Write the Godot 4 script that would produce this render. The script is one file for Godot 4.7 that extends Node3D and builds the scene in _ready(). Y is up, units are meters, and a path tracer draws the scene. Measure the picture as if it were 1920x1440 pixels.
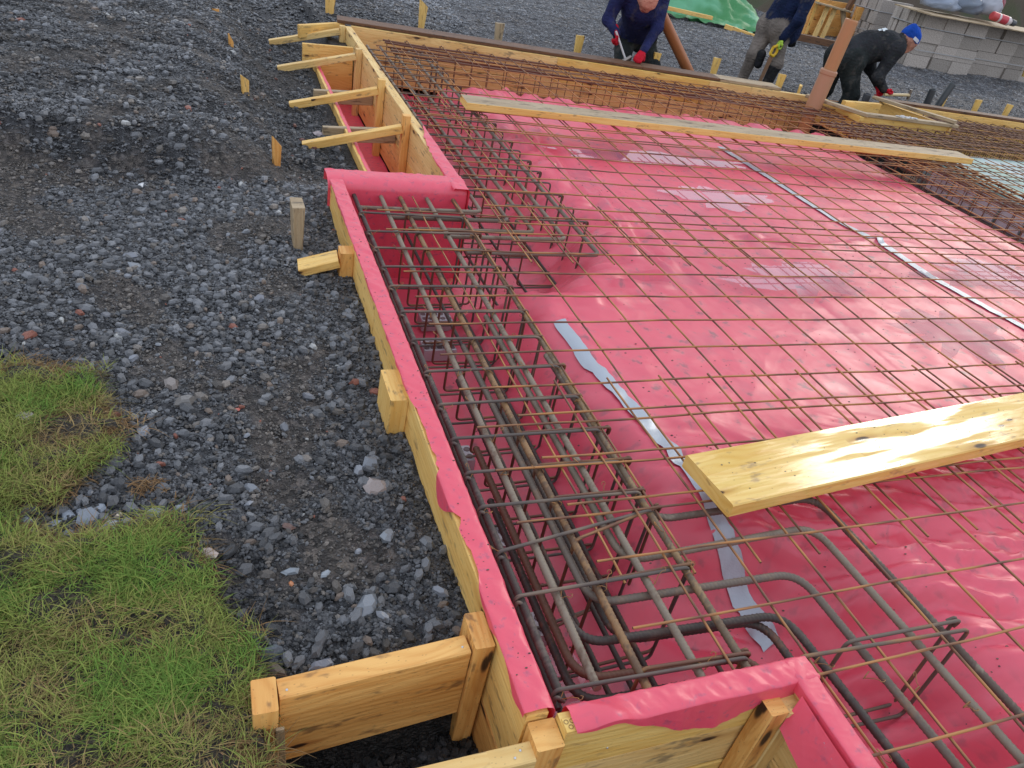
extends Node3D

# ---------------------------------------------------------------- helpers
var rng := RandomNumberGenerator.new()
var used := {}
var M := {}
var nz := FastNoiseLite.new()
var nf := FastNoiseLite.new()

func numbered(called: String) -> String:
	if not used.has(called):
		used[called] = 0
		return called
	used[called] += 1
	return "%s_%03d" % [called, used[called]]

func tag(o: Node3D, label: String, category: String, group := "", kind := "") -> Node3D:
	if label: o.set_meta("label", label)
	if category: o.set_meta("category", category)
	if group: o.set_meta("group", group)
	if kind: o.set_meta("kind", kind)
	return o

func thing(called: String, label: String, category: String, group := "", at := Vector3.ZERO) -> Node3D:
	var o := Node3D.new()
	o.name = numbered(called)
	add_child(o, true)
	o.position = at
	tag(o, label, category, group)
	return o

func obj(called: String, mesh: Mesh, m: Material, parent: Node3D = null) -> MeshInstance3D:
	var o := MeshInstance3D.new()
	o.mesh = mesh
	if m: o.material_override = m
	if parent == null or parent == self:
		o.name = numbered(called)
		add_child(o, true)
	else:
		var n := 0
		var nm := called
		while parent.has_node(NodePath(nm)):
			n += 1
			nm = "%s_%03d" % [called, n]
		o.name = nm
		parent.add_child(o, true)
	return o

# parts made in loops: counts kept per parent so that names are found quickly
var part_no := {}
func part(called: String, mesh: Mesh, m: Material, parent: Node3D) -> MeshInstance3D:
	var o := MeshInstance3D.new()
	o.mesh = mesh
	if m: o.material_override = m
	var key := str(parent.get_instance_id()) + called
	var n: int = part_no.get(key, 0)
	o.name = called if n == 0 else "%s_%03d" % [called, n]
	part_no[key] = n + 1
	parent.add_child(o, true)
	return o

class MB:
	var v := PackedVector3Array()
	var n := PackedVector3Array()
	var uv := PackedVector2Array()
	var c := PackedColorArray()
	var i := PackedInt32Array()
	func vert(p: Vector3, no: Vector3, t := Vector2.ZERO, col := Color.WHITE) -> int:
		v.append(p); n.append(no); uv.append(t); c.append(col)
		return v.size() - 1
	func tri(a: int, b: int, d: int) -> void:
		# wind so that the front face runs clockwise when seen from the side the normals point to
		var g := (v[b] - v[a]).cross(v[d] - v[a])
		if g.dot(n[a] + n[b] + n[d]) > 0.0:
			i.append(a); i.append(d); i.append(b)
		else:
			i.append(a); i.append(b); i.append(d)
	func quad(a: int, b: int, d: int, e: int) -> void:
		tri(a, b, d); tri(a, d, e)
	func flat(p: Array, no: Vector3, t: Array, col := Color.WHITE) -> void:
		var s := v.size()
		for k in p.size():
			vert(p[k], no, t[k], col)
		for k in range(1, p.size() - 1):
			tri(s, s + k, s + k + 1)
	func smooth_normals() -> void:
		for k in n.size(): n[k] = Vector3.ZERO
		for k in range(0, i.size(), 3):
			var a := i[k]
			var b := i[k + 1]
			var d := i[k + 2]
			var g := (v[d] - v[a]).cross(v[b] - v[a])
			n[a] += g; n[b] += g; n[d] += g
		for k in n.size(): n[k] = n[k].normalized() if n[k].length_squared() > 1e-20 else Vector3.UP
	func mesh(m: Material = null, into: ArrayMesh = null) -> ArrayMesh:
		var am := into if into else ArrayMesh.new()
		if v.is_empty(): return am
		var a := []
		a.resize(Mesh.ARRAY_MAX)
		a[Mesh.ARRAY_VERTEX] = v
		a[Mesh.ARRAY_NORMAL] = n
		a[Mesh.ARRAY_TEX_UV] = uv
		a[Mesh.ARRAY_COLOR] = c
		a[Mesh.ARRAY_INDEX] = i
		am.add_surface_from_arrays(Mesh.PRIMITIVE_TRIANGLES, a)
		if m: am.surface_set_material(am.get_surface_count() - 1, m)
		return am

func lin(r: float, g: float, b: float) -> Color:
	return Color(r, g, b).linear_to_srgb()

func sm(a: float, b: float, x: float) -> float:
	return smoothstep(a, b, x)

func std(col: Color, rough: float, spec := 0.5) -> StandardMaterial3D:
	var m := StandardMaterial3D.new()
	m.albedo_color = col
	m.roughness = rough
	m.metallic_specular = spec
	return m

func vcol(rough: float, spec := 0.5) -> StandardMaterial3D:
	var m := std(Color.WHITE, rough, spec)
	m.vertex_color_use_as_albedo = true
	return m

func noise_tex(size: int, freq: float, ramp: Array, seed_no: int, type := FastNoiseLite.TYPE_SIMPLEX_SMOOTH, octaves := 4, cell := -1) -> NoiseTexture2D:
	var t := NoiseTexture2D.new()
	t.width = size
	t.height = size
	t.seamless = true
	var f := FastNoiseLite.new()
	f.noise_type = type
	f.frequency = freq
	f.seed = seed_no
	f.fractal_octaves = octaves
	if octaves == 1: f.fractal_type = FastNoiseLite.FRACTAL_NONE
	if octaves < 0:
		f.fractal_type = FastNoiseLite.FRACTAL_RIDGED
		f.fractal_octaves = -octaves
	if cell >= 0:
		f.cellular_return_type = cell
		f.cellular_jitter = 1.0
	t.noise = f
	if ramp.size() > 0:
		var g := Gradient.new()
		var o := PackedFloat32Array()
		var cs := PackedColorArray()
		for r in ramp:
			o.append(r[0]); cs.append(r[1])
		g.offsets = o
		g.colors = cs
		t.color_ramp = g
	return t

# ---- timber: a picture of sawn softwood, u along the board (2.4 m), v across (0.25 m)
func wood_image(base: Color, late: Color, dirt: Color, dirt_share: float, knots: int, seed_no: int) -> ImageTexture:
	var w := 1024
	var h := 192
	var d := PackedByteArray()
	d.resize(w * h * 3)
	var r := RandomNumberGenerator.new()
	r.seed = seed_no
	var n := FastNoiseLite.new()
	n.seed = seed_no
	n.frequency = 1.0
	n.fractal_octaves = 3
	var ks := []
	for k in knots:
		ks.append(Vector3(r.randf() * w, (0.1 + 0.8 * r.randf()) * h, r.randf_range(5.0, 10.0)))
	for y in h:
		for x in w:
			var fx := float(x)
			var fy := float(y)
			var warp := n.get_noise_2d(fx * 0.0035, fy * 0.008) * 30.0
			var kd := 0.0
			var kc := 0.0
			for k in ks:
				var dx: float = (fx - k.x) / (k.z * 2.2)
				if absf(dx) > 5.0: continue
				var dy: float = (fy - k.y) / k.z
				var q := dx * dx * 0.35 + dy * dy
				if q < 12.0:
					warp += 26.0 * exp(-q * 0.45) * (1.0 if dy > 0.0 else -1.0)
					kd = maxf(kd, exp(-q * 0.9))
					kc = maxf(kc, 1.0 - smoothstep(0.45, 1.0, sqrt(dx * dx * 1.6 + dy * dy)))
			var ring := fy + warp
			var g := 0.5 + 0.5 * sin(ring * 0.42 + 2.0 * n.get_noise_2d(7.0, ring * 0.02))
			g = pow(g, 2.2) * 0.75
			g += 0.28 * n.get_noise_2d(fx * 0.012, fy * 0.9 + 300.0)
			var tone := n.get_noise_2d(fx * 0.004 + 50.0, fy * 0.012 + 9.0)
			var c := base.lerp(late, clampf(g * 0.36 + 0.45 * tone + 0.18, 0.0, 1.0))
			c = c.lerp(late * Color(0.72, 0.6, 0.5), kd * 0.55)
			c = c.lerp(Color(0.14, 0.075, 0.045), kc * 0.85)
			var st := n.get_noise_2d(fx * 0.009 + 90.0, fy * 0.022 + 40.0) + 0.5 * n.get_noise_2d(fx * 0.05, fy * 0.07 + 80.0)
			c = c.lerp(dirt, smoothstep(0.42 - dirt_share, 1.0 - dirt_share, st) * 0.6)
			if n.get_noise_2d(fx * 0.16 + 500.0, fy * 0.3) > 0.64 - 0.1 * dirt_share: c = c.lerp(dirt, 0.5)
			var o := (y * w + x) * 3
			d[o] = int(clampf(c.r, 0.0, 1.0) * 255.0)
			d[o + 1] = int(clampf(c.g, 0.0, 1.0) * 255.0)
			d[o + 2] = int(clampf(c.b, 0.0, 1.0) * 255.0)
	return ImageTexture.create_from_image(Image.create_from_data(w, h, false, Image.FORMAT_RGB8, d))

func wood_mat(t: Texture2D, rough := 0.6) -> StandardMaterial3D:
	var m := std(Color.WHITE, rough, 0.45)
	m.albedo_texture = t
	m.heightmap_enabled = true
	m.heightmap_texture = M.fibre
	m.heightmap_scale = 0.12
	return m

# a beam from a to b whose section is wide (across side) by tall; sharp sawn edges with a small chamfer
func beam(a: Vector3, b: Vector3, wide: float, tall: float, up := Vector3.UP, ch := 0.003, bow := 0.0) -> MB:
	var mb := MB.new()
	beam_into(mb, a, b, wide, tall, up, ch, bow)
	return mb

func beam_into(mb: MB, a: Vector3, b: Vector3, wide: float, tall: float, up := Vector3.UP, ch := 0.003, bow := 0.0) -> void:
	var f := (b - a).normalized()
	var s := f.cross(up).normalized()
	var u := s.cross(f).normalized()
	var hw := wide * 0.5
	var hh := tall * 0.5
	var sec := [Vector2(-hw + ch, hh), Vector2(hw - ch, hh), Vector2(hw, hh - ch), Vector2(hw, -hh + ch), Vector2(hw - ch, -hh), Vector2(-hw + ch, -hh), Vector2(-hw, -hh + ch), Vector2(-hw, hh - ch)]
	var u0 := rng.randf()
	var v0 := rng.randf()
	var l := (b - a).length()
	var segs := 1 if bow == 0.0 else 6
	for k in 8:
		var p: Vector2 = sec[k]
		var q: Vector2 = sec[(k + 1) % 8]
		var e := (q - p).length()
		var no := (s * (q - p).y * -1.0 + u * (q - p).x)
		no = no.normalized()
		if no.dot(s * (p.x + q.x) + u * (p.y + q.y)) < 0.0: no = -no
		for g in segs:
			var t0 := float(g) / segs
			var t1 := float(g + 1) / segs
			var o0 := s * (bow * 4.0 * t0 * (1.0 - t0))
			var o1 := s * (bow * 4.0 * t1 * (1.0 - t1))
			mb.flat([a + o0 + f * l * t0 + s * p.x + u * p.y, a + o1 + f * l * t1 + s * p.x + u * p.y, a + o1 + f * l * t1 + s * q.x + u * q.y, a + o0 + f * l * t0 + s * q.x + u * q.y], no,
				[Vector2(u0 + l * t0 / 2.4, v0), Vector2(u0 + l * t1 / 2.4, v0), Vector2(u0 + l * t1 / 2.4, v0 + e / 0.25), Vector2(u0 + l * t0 / 2.4, v0 + e / 0.25)])
		v0 += e / 0.25
	for end in 2:
		var pts := []
		var uvs := []
		for k in 8:
			var p: Vector2 = sec[k]
			pts.append((a if end == 0 else b) + s * p.x + u * p.y)
			uvs.append(Vector2(u0 + p.x * 0.6, v0 + p.y * 4.0))
		mb.flat(pts, -f if end == 0 else f, uvs)

func box_mb(mb: MB, c: Vector3, size: Vector3, ch := 0.004, col := Color.WHITE, basis := Basis()) -> void:
	var s := mb.v.size()
	beam_into(mb, c - basis.z * size.z * 0.5, c + basis.z * size.z * 0.5, size.x, size.y, basis.y, ch)
	for k in range(s, mb.v.size()): mb.c[k] = col

# round bar along a path; rib > 0 raises crescent ribs like those of reinforcing steel
func fillet(path: Array, r: float, steps := 6) -> PackedVector3Array:
	var o := PackedVector3Array()
	o.append(path[0])
	for k in range(1, path.size() - 1):
		var p: Vector3 = path[k]
		var a: Vector3 = (path[k - 1] - p).normalized()
		var b: Vector3 = (path[k + 1] - p).normalized()
		var t := minf(r, minf((path[k - 1] - p).length(), (path[k + 1] - p).length()) * 0.48)
		for j in steps + 1:
			var x := float(j) / steps
			o.append((p + a * t).lerp(p, x).lerp(p.lerp(p + b * t, x), x))
	o.append(path[path.size() - 1])
	return o

func resample(p: PackedVector3Array, step: float) -> PackedVector3Array:
	var o := PackedVector3Array()
	o.append(p[0])
	for k in range(1, p.size()):
		var l := p[k].distance_to(p[k - 1])
		var n := maxi(1, int(ceil(l / step)))
		for j in range(1, n + 1):
			o.append(p[k - 1].lerp(p[k], float(j) / n))
	return o

const RUST := Color(0.44, 0.20, 0.062)
const BROWN := Color(0.150, 0.070, 0.042)
const MILL := Color(0.235, 0.185, 0.135)
const DARK := Color(0.06, 0.045, 0.038)
const RIPE := Color(0.30, 0.15, 0.055)

func rod_into(mb: MB, pts: PackedVector3Array, r: float, sides: int, c0: Color, c1: Color, share: float, rib := 0.0, wet := 9.0) -> void:
	var n := pts.size()
	var t := (pts[1] - pts[0]).normalized()
	var u := t.cross(Vector3.UP)
	if u.length() < 0.1: u = t.cross(Vector3.RIGHT)
	u = u.normalized()
	var s0 := mb.v.size()
	var along := 0.0
	var ph := rng.randf() * 10.0
	for k in n:
		var d := (pts[mini(k + 1, n - 1)] - pts[maxi(k - 1, 0)]).normalized()
		u = (u - d * u.dot(d)).normalized()
		var w := d.cross(u)
		if k > 0: along += pts[k].distance_to(pts[k - 1])
		var base := nz.get_noise_3d(pts[k].x * 9.0 + ph, pts[k].y * 9.0, pts[k].z * 9.0)
		for j in sides:
			var a := TAU * j / sides
			var no := u * cos(a) + w * sin(a)
			var rr := r
			if rib > 0.0:
				var half := 1.0 if sin(a) > 0.0 else -1.0
				var lump := sin((along * half + 0.004 * cos(a)) / rib * TAU)
				rr += r * 0.19 * maxf(0.0, lump) * sqrt(absf(sin(a)))
				if absf(sin(a)) < 0.2: rr += r * 0.06
			var q := sm(0.35 - share, 0.75 - share, base * 0.8 + 0.45 * nf.get_noise_3d(pts[k].x * 60.0 + a + ph, pts[k].y * 60.0, pts[k].z * 60.0) + 0.12 * no.y)
			var col := c0.lerp(c1, q)
			mb.vert(pts[k] + no * rr, no, Vector2(along, a / TAU), col)
		if k > 0:
			for j in sides:
				var b := s0 + (k - 1) * sides
				mb.quad(b + j, b + (j + 1) % sides, b + sides + (j + 1) % sides, b + sides + j)
	for e in 2:
		var k := 0 if e == 0 else n - 1
		var d := (pts[1] - pts[0]).normalized() * -1.0 if e == 0 else (pts[n - 1] - pts[n - 2]).normalized()
		var c := mb.vert(pts[k], d, Vector2.ZERO, c0)
		var st := mb.v.size()
		for j in sides:
			mb.vert(mb.v[s0 + k * sides + j], d, Vector2.ZERO, c0)
		for j in sides: mb.tri(c, st + j, st + (j + 1) % sides)

func rod(pts: PackedVector3Array, r: float, sides: int, c0: Color, c1: Color, share: float, rib := 0.0) -> ArrayMesh:
	var mb := MB.new()
	rod_into(mb, pts, r, sides, c0, c1, share, rib)
	if rib > 0.0: mb.smooth_normals()
	return mb.mesh()

# surface of revolution: profile of (radius, height)
func lathe(mb: MB, prof: Array, sides: int, xf: Transform3D, col := Color.WHITE) -> void:
	for k in range(prof.size() - 1):
		var p: Vector2 = prof[k]
		var q: Vector2 = prof[k + 1]
		var no2 := Vector2(q.y - p.y, p.x - q.x).normalized()
		var s := mb.v.size()
		for j in sides + 1:
			var a := TAU * j / sides
			var d := Vector3(cos(a), 0, sin(a))
			var no := (xf.basis * (d * no2.x + Vector3.UP * no2.y)).normalized()
			mb.vert(xf * (d * p.x + Vector3.UP * p.y), no, Vector2(float(j) / sides, p.y), col)
			mb.vert(xf * (d * q.x + Vector3.UP * q.y), no, Vector2(float(j) / sides, q.y), col)
		for j in sides:
			mb.quad(s + j * 2, s + j * 2 + 1, s + j * 2 + 3, s + j * 2 + 2)

# smooth body from tapered capsules (surface nets); every bone is [a, b, radius a, radius b, colour]
func flesh(bones: Array, cell: float, k_join: float) -> MB:
	var lo := Vector3(1e9, 1e9, 1e9)
	var hi := -lo
	for b in bones:
		for e in 2:
			var r: float = b[2 + e] + k_join + cell * 2.0
			lo = lo.min(b[e] - Vector3(r, r, r))
			hi = hi.max(b[e] + Vector3(r, r, r))
	var nx := int((hi.x - lo.x) / cell) + 2
	var ny := int((hi.y - lo.y) / cell) + 2
	var nzz := int((hi.z - lo.z) / cell) + 2
	var f := PackedFloat32Array()
	f.resize(nx * ny * nzz)
	f.fill(1.0)
	var near := f.duplicate()
	var own := PackedInt32Array()
	own.resize(f.size())
	for bi in bones.size():
		var b = bones[bi]
		var a: Vector3 = b[0]
		var ab: Vector3 = b[1] - a
		var l2 := maxf(ab.length_squared(), 1e-9)
		var ra: float = b[2]
		var rb: float = b[3]
		var pad := maxf(ra, rb) + k_join + cell * 1.5
		var mn: Vector3 = (a.min(b[1]) - Vector3(pad, pad, pad) - lo) / cell
		var mx: Vector3 = (a.max(b[1]) + Vector3(pad, pad, pad) - lo) / cell
		for z in range(maxi(0, int(mn.z)), mini(nzz - 1, int(mx.z)) + 1):
			for y in range(maxi(0, int(mn.y)), mini(ny - 1, int(mx.y)) + 1):
				var o := (z * ny + y) * nx
				for x in range(maxi(0, int(mn.x)), mini(nx - 1, int(mx.x)) + 1):
					var p := lo + Vector3(x, y, z) * cell - a
					var t := clampf(p.dot(ab) / l2, 0.0, 1.0)
					var d := (p - ab * t).length() - lerpf(ra, rb, t)
					var e := f[o + x]
					if d < near[o + x]:
						near[o + x] = d
						own[o + x] = bi
					var h := maxf(k_join - absf(d - e), 0.0) / k_join
					f[o + x] = minf(d, e) - h * h * k_join * 0.25
	var mb := MB.new()
	var id := PackedInt32Array()
	id.resize(f.size())
	id.fill(-1)
	var sy := nx
	var sz := nx * ny
	var corner := [0, 1, sy, sy + 1, sz, sz + 1, sz + sy, sz + sy + 1]
	for z in nzz - 1:
		for y in ny - 1:
			for x in nx - 1:
				var o := z * sz + y * sy + x
				var m := 0
				for k in 8:
					if f[o + corner[k]] < 0.0: m |= 1 << k
				if m == 0 or m == 255: continue
				var acc := Vector3.ZERO
				var cnt := 0
				for e in [[0, 1], [2, 3], [4, 5], [6, 7], [0, 2], [1, 3], [4, 6], [5, 7], [0, 4], [1, 5], [2, 6], [3, 7]]:
					var i0: int = e[0]
					var i1: int = e[1]
					var d0 := f[o + corner[i0]]
					var d1 := f[o + corner[i1]]
					if (d0 < 0.0) != (d1 < 0.0):
						var t := d0 / (d0 - d1)
						acc += Vector3(i0 & 1, (i0 >> 1) & 1, i0 >> 2).lerp(Vector3(i1 & 1, (i1 >> 1) & 1, i1 >> 2), t)
						cnt += 1
				var g := Vector3(f[o + 1] - f[o], f[o + sy] - f[o], f[o + sz] - f[o])
				id[o] = mb.vert(lo + (Vector3(x, y, z) + acc / cnt) * cell, g.normalized(), Vector2.ZERO, soiled(bones[own[o]][4], lo + Vector3(x, y, z) * cell))
	for z in range(1, nzz - 1):
		for y in range(1, ny - 1):
			for x in range(1, nx - 1):
				var o := z * sz + y * sy + x
				var s := f[o] < 0.0
				if s != (f[o + 1] < 0.0): mb.quad(id[o], id[o - sy], id[o - sy - sz], id[o - sz])
				if s != (f[o + sy] < 0.0): mb.quad(id[o], id[o - 1], id[o - 1 - sz], id[o - sz])
				if s != (f[o + sz] < 0.0): mb.quad(id[o], id[o - 1], id[o - 1 - sy], id[o - sy])
	mb.smooth_normals()
	return mb

# worn cloth: paler, dusty and darker, damp patches
func soiled(c: Color, p: Vector3) -> Color:
	var n := nz.get_noise_3d(p.x * 5.0, p.y * 5.0, p.z * 5.0)
	var d := c * (1.0 + 0.55 * n)
	if c.get_luminance() < 0.05: d = d.lerp(Color(0.10, 0.09, 0.08), 0.38 * sm(0.22, 0.5, nz.get_noise_3d(p.x * 9.0, p.y * 7.0 + 40.0, p.z * 9.0)))
	return d

func inside(p: Vector2, poly: PackedVector2Array) -> bool:
	return Geometry2D.is_point_in_polygon(p, poly)

func steps(list: Array) -> PackedFloat32Array:
	# [start, end, step, end, step, ...] -> grid lines
	var o := PackedFloat32Array()
	var x: float = list[0]
	for k in range(1, list.size(), 2):
		var e: float = list[k]
		var n := maxi(1, int(round((e - x) / float(list[k + 1]))))
		for j in n: o.append(lerpf(x, e, float(j) / n))
		x = e
	o.append(x)
	return o

# ---------------------------------------------------------------- the place: levels
# y = 0 is the plane of the top mesh; the slab edge runs along these inner faces (x, z)
var SLAB := PackedVector2Array([Vector2(0.60, -0.74), Vector2(0.60, -3.50), Vector2(1.205, -3.50), Vector2(1.205, -7.08), Vector2(5.88, -6.52), Vector2(5.88, -5.92), Vector2(7.02, -5.92), Vector2(7.02, -6.60), Vector2(13.0, -6.15), Vector2(13.0, 1.6), Vector2(1.215, 1.6), Vector2(1.215, -0.74)])
const EDGES := [[0, 1], [1, 2], [2, 3], [3, 4], [9, 10], [10, 11], [11, 0]]
var GRASS_A := PackedVector2Array([Vector2(-1.6, -1.60), Vector2(-0.47, -1.53), Vector2(-0.39, -1.43), Vector2(-0.28, -1.43), Vector2(-0.07, -1.38), Vector2(-0.05, -1.25), Vector2(-0.02, -1.16), Vector2(0.025, -1.08), Vector2(0.04, -1.00), Vector2(0.04, -0.93), Vector2(0.035, -0.6), Vector2(0.03, -0.2), Vector2(-1.6, -0.2)])
var GRASS_B := PackedVector2Array([Vector2(-1.6, -2.2), Vector2(-0.57, -2.14), Vector2(-0.49, -2.15), Vector2(-0.37, -2.13), Vector2(-0.33, -2.00), Vector2(-0.25, -1.77), Vector2(-0.33, -1.69), Vector2(-0.34, -1.63), Vector2(-0.48, -1.56), Vector2(-1.6, -1.58)])
var GRASS_C := PackedVector2Array([Vector2(-0.19, -1.48), Vector2(-0.10, -1.50), Vector2(-0.07, -1.44), Vector2(-0.13, -1.42)])

func edge_distance(x: float, z: float) -> float:
	var p := Vector2(x, z)
	var d := 1e9
	for e in EDGES:
		var q := Geometry2D.get_closest_point_to_segment(p, SLAB[e[0]], SLAB[e[1]])
		d = minf(d, p.distance_to(q))
	return d

func back_level(x: float, z: float) -> float:
	return lerpf(-0.10, lerpf(-0.22, -0.50, sm(-11.0, -7.7, z)), sm(1.7, 3.6, x))

func ground_y(x: float, z: float) -> float:
	var y := -0.075 + 0.022 * nz.get_noise_2d(x * 1.4, z * 1.4) + 0.010 * nz.get_noise_2d(x * 6.0 + 40.0, z * 6.0)
	if z < -6.9:
		y += lerpf(0.0, back_level(x, z) + 0.075, sm(0.9, 1.6, x))
		y += 0.03 * nz.get_noise_2d(x * 0.8, z * 0.8 + 20.0) * sm(-8.0, -10.0, z)
	if x < 1.0:
		y -= 0.028 * sm(0.25, 0.5, x) * sm(-3.55, -3.3, z)
		y += 0.02 * sm(0.1, 0.45, x) * sm(-1.5, -1.0, z)
		y += (0.17 * sm(0.50, -0.15, x) + 0.03 * nz.get_noise_2d(x * 2.0, z * 2.0) * sm(0.6, 0.2, x) - 0.095 * sm(0.22, 0.52, x)) * sm(-3.62, -4.0, z) * sm(-10.0, -7.6, z)
		y += 0.05 * sm(-0.3, -1.2, x) * sm(-2.5, -4.5, z)
	if x > 0.06 and x < 1.3 and z > -0.98:
		var zl := lerpf(-0.9215, -0.952, clampf((x - 0.092) / 0.396, 0.0, 1.2))
		y = lerpf(y, -0.33 + 0.02 * nz.get_noise_2d(x * 20.0, z * 20.0), sm(zl - 0.012, zl + 0.012, z) * sm(0.075, 0.095, x))
	if x > 0.8 and x < 1.2 and z < -3.66 and z > -6.52:
		y = lerpf(y, -0.52, sm(0.81, 0.84, x) * sm(-3.66, -3.70, z) * sm(-6.52, -6.49, z))
	if x >= 0.565 and (inside(Vector2(x, z), SLAB) or inside(Vector2(x + 0.025, z), SLAB) or inside(Vector2(x, z + 0.025), SLAB) or inside(Vector2(x, z - 0.02), SLAB) or (x > 1.15 and z < -5.0 and inside(Vector2(x, z + 0.20), SLAB))):
		y = -0.66
	return y

func grass_at(x: float, z: float) -> float:
	if x > 0.06 or z < -2.3: return 0.0
	var p := Vector2(x + 0.06 * nz.get_noise_2d(x * 11.0, z * 11.0), z + 0.06 * nz.get_noise_2d(x * 11.0 + 70.0, z * 11.0))
	if inside(p, GRASS_A): return 1.0
	if inside(p, GRASS_B): return 0.85
	if inside(p, GRASS_C): return 0.5
	return 0.0

func membrane_y(x: float, z: float) -> float:
	var d := edge_distance(x, z)
	var top := -0.150
	var wr := nz.get_noise_2d(x * 2.6, z * 2.6)
	d += 0.03 * wr
	# the beam along the middle of the slab, beyond the red sheet
	var t := sm(0.40, 0.80, d)
	var y := lerpf(-0.46, top, t)
	var ridge := 1.0 - absf(nz.get_noise_2d(x * 3.3 + 2.2 * z, z * 6.0 - 1.5 * x + 30.0)) * 2.4
	var slope := 4.0 * t * (1.0 - t)
	# pleats running down the slope
	var pleat := sm(0.38, 0.6, d) * sm(1.35, 0.85, d)
	if z > -2.75 and x < 2.4: pleat *= lerpf(1.0, 0.18, sm(-2.75, -2.45, z))
	var across := Vector2(x * 1.6, z * 6.0) if x < 2.1 and z > -6.0 else Vector2(x * 6.0, z * 1.6)
	y += pleat * 0.046 * (nz.get_noise_2d(across.x, across.y) + 0.7 * (1.0 - 2.6 * absf(nz.get_noise_2d(across.x * 0.7 + 90.0, across.y * 0.7)))) + slope * 0.008 * nz.get_noise_2d(x * 7.5, z * 7.5)
	# sharp folds of the loose sheet, strongest near the camera
	var loose := 0.25 + 0.75 * sm(-1.9, -0.9, z) + 0.5 * sm(2.2, 1.3, x)
	y += loose * 0.007 * maxf(0.0, ridge) * (0.4 + 0.6 * t)
	var rr := nz.get_noise_2d(x * 1.3 - z * 2.2 + 11.0, (z * 3.1 + x * 2.0) * 1.4)
	var near := sm(-2.0, -1.2, z) * sm(1.15, 1.5, x)
	var fs := -0.42 * x + 0.91 * z
	var ft := 0.91 * x + 0.42 * z
	fs += 0.10 * nz.get_noise_2d(ft * 0.9, fs * 0.8)
	y += near * (0.055 * nz.get_noise_2d(fs * 3.6, ft * 0.45 + 3.0) + 0.040 * (1.0 - 2.4 * absf(nz.get_noise_2d(fs * 5.5 + 9.0, ft * 0.6))))
	y += near * 0.010 * pow(maxf(0.0, 1.0 - 3.2 * absf(rr)), 1.6)
	y += 0.0022 * nz.get_noise_2d(x * 6.0, z * 6.0 + 60.0) + 0.006 * nz.get_noise_2d(x * 1.7, z * 1.7)
	# two long creases
	if x > 2.6 and x < 4.4: y += 0.030 * exp(-pow((z + 3.42 + 0.05 * sin(x * 5.0)) / 0.025, 2.0)) * sm(2.6, 2.9, x) * sm(4.4, 4.0, x)
	if z < -2.0 and z > -4.2: y += 0.014 * exp(-pow((x - 2.9 - 0.3 * (z + 2.0) * -0.2) / 0.02, 2.0)) * sm(-2.0, -2.3, z)
	# inner beam at the right
	y = lerpf(y, -0.44, sm(5.42, 5.56, x) * sm(6.20, 6.06, x) * sm(0.6, 0.8, d))
	return y

func heightfield(xs: PackedFloat32Array, zs: PackedFloat32Array, height: Callable, keep: Callable, colour: Callable) -> MB:
	var mb := MB.new()
	var w := xs.size()
	for z in zs:
		for x in xs:
			var y: float = height.call(x, z)
			mb.vert(Vector3(x, y, z), Vector3.UP, Vector2(x, z), colour.call(x, y, z))
	for j in zs.size() - 1:
		for k in w - 1:
			var a := j * w + k
			if keep.call((xs[k] + xs[k + 1]) * 0.5, (zs[j] + zs[j + 1]) * 0.5):
				mb.quad(a, a + 1, a + w + 1, a + w)
	mb.smooth_normals()
	return mb

func _ready() -> void:
	rng.seed = 4711
	nz.seed = 5
	nz.frequency = 1.0
	nz.fractal_octaves = 3
	nf.seed = 8
	nf.frequency = 1.0
	nf.fractal_octaves = 2
	view_and_light()
	materials()
	ground()
	membranes()
	formwork()
	reinforcement()
	planks()
	yard()
	people()
	loose_things()

func view_and_light() -> void:
	var cam := Camera3D.new()
	cam.name = "camera"
	cam.keep_aspect = Camera3D.KEEP_HEIGHT
	cam.fov = 53.29
	cam.near = 0.05
	cam.far = 900.0
	var f := Vector3(0.36210724, -0.55016456, -0.75246083).normalized()
	var u := Vector3(0.03894145, 0.81546708, -0.57749199)
	u = (u - f * u.dot(f)).normalized()
	cam.transform = Transform3D(Basis(f.cross(u), u, -f), Vector3(0, 1.384, 0))
	add_child(cam)
	var env := Environment.new()
	var sky := Sky.new()
	var sm_ := ProceduralSkyMaterial.new()
	sm_.sky_top_color = Color(0.86, 0.90, 0.97)
	sm_.sky_horizon_color = Color(0.93, 0.94, 0.96)
	sm_.sky_curve = 0.2
	sm_.ground_bottom_color = Color(0.35, 0.35, 0.36)
	sm_.ground_horizon_color = Color(0.6, 0.61, 0.62)
	sm_.sun_angle_max = 1.0
	sky.sky_material = sm_
	env.background_mode = Environment.BG_SKY
	env.sky = sky
	env.tonemap_mode = Environment.TONE_MAPPER_LINEAR
	env.tonemap_exposure = 1.3
	env.sdfgi_enabled = true
	env.ssao_enabled = true
	env.ssil_enabled = true
	var we := WorldEnvironment.new()
	we.name = "sky"
	we.environment = env
	add_child(we)
	var sun := DirectionalLight3D.new()
	sun.name = "sun"
	sun.light_color = Color(1.0, 0.97, 0.92)
	sun.light_energy = 0.16
	sun.light_angular_distance = 12.0
	sun.shadow_enabled = true
	add_child(sun)
	sun.look_at_from_position(Vector3.ZERO, Vector3(-0.732, -0.469, 0.494), Vector3.UP)

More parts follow.
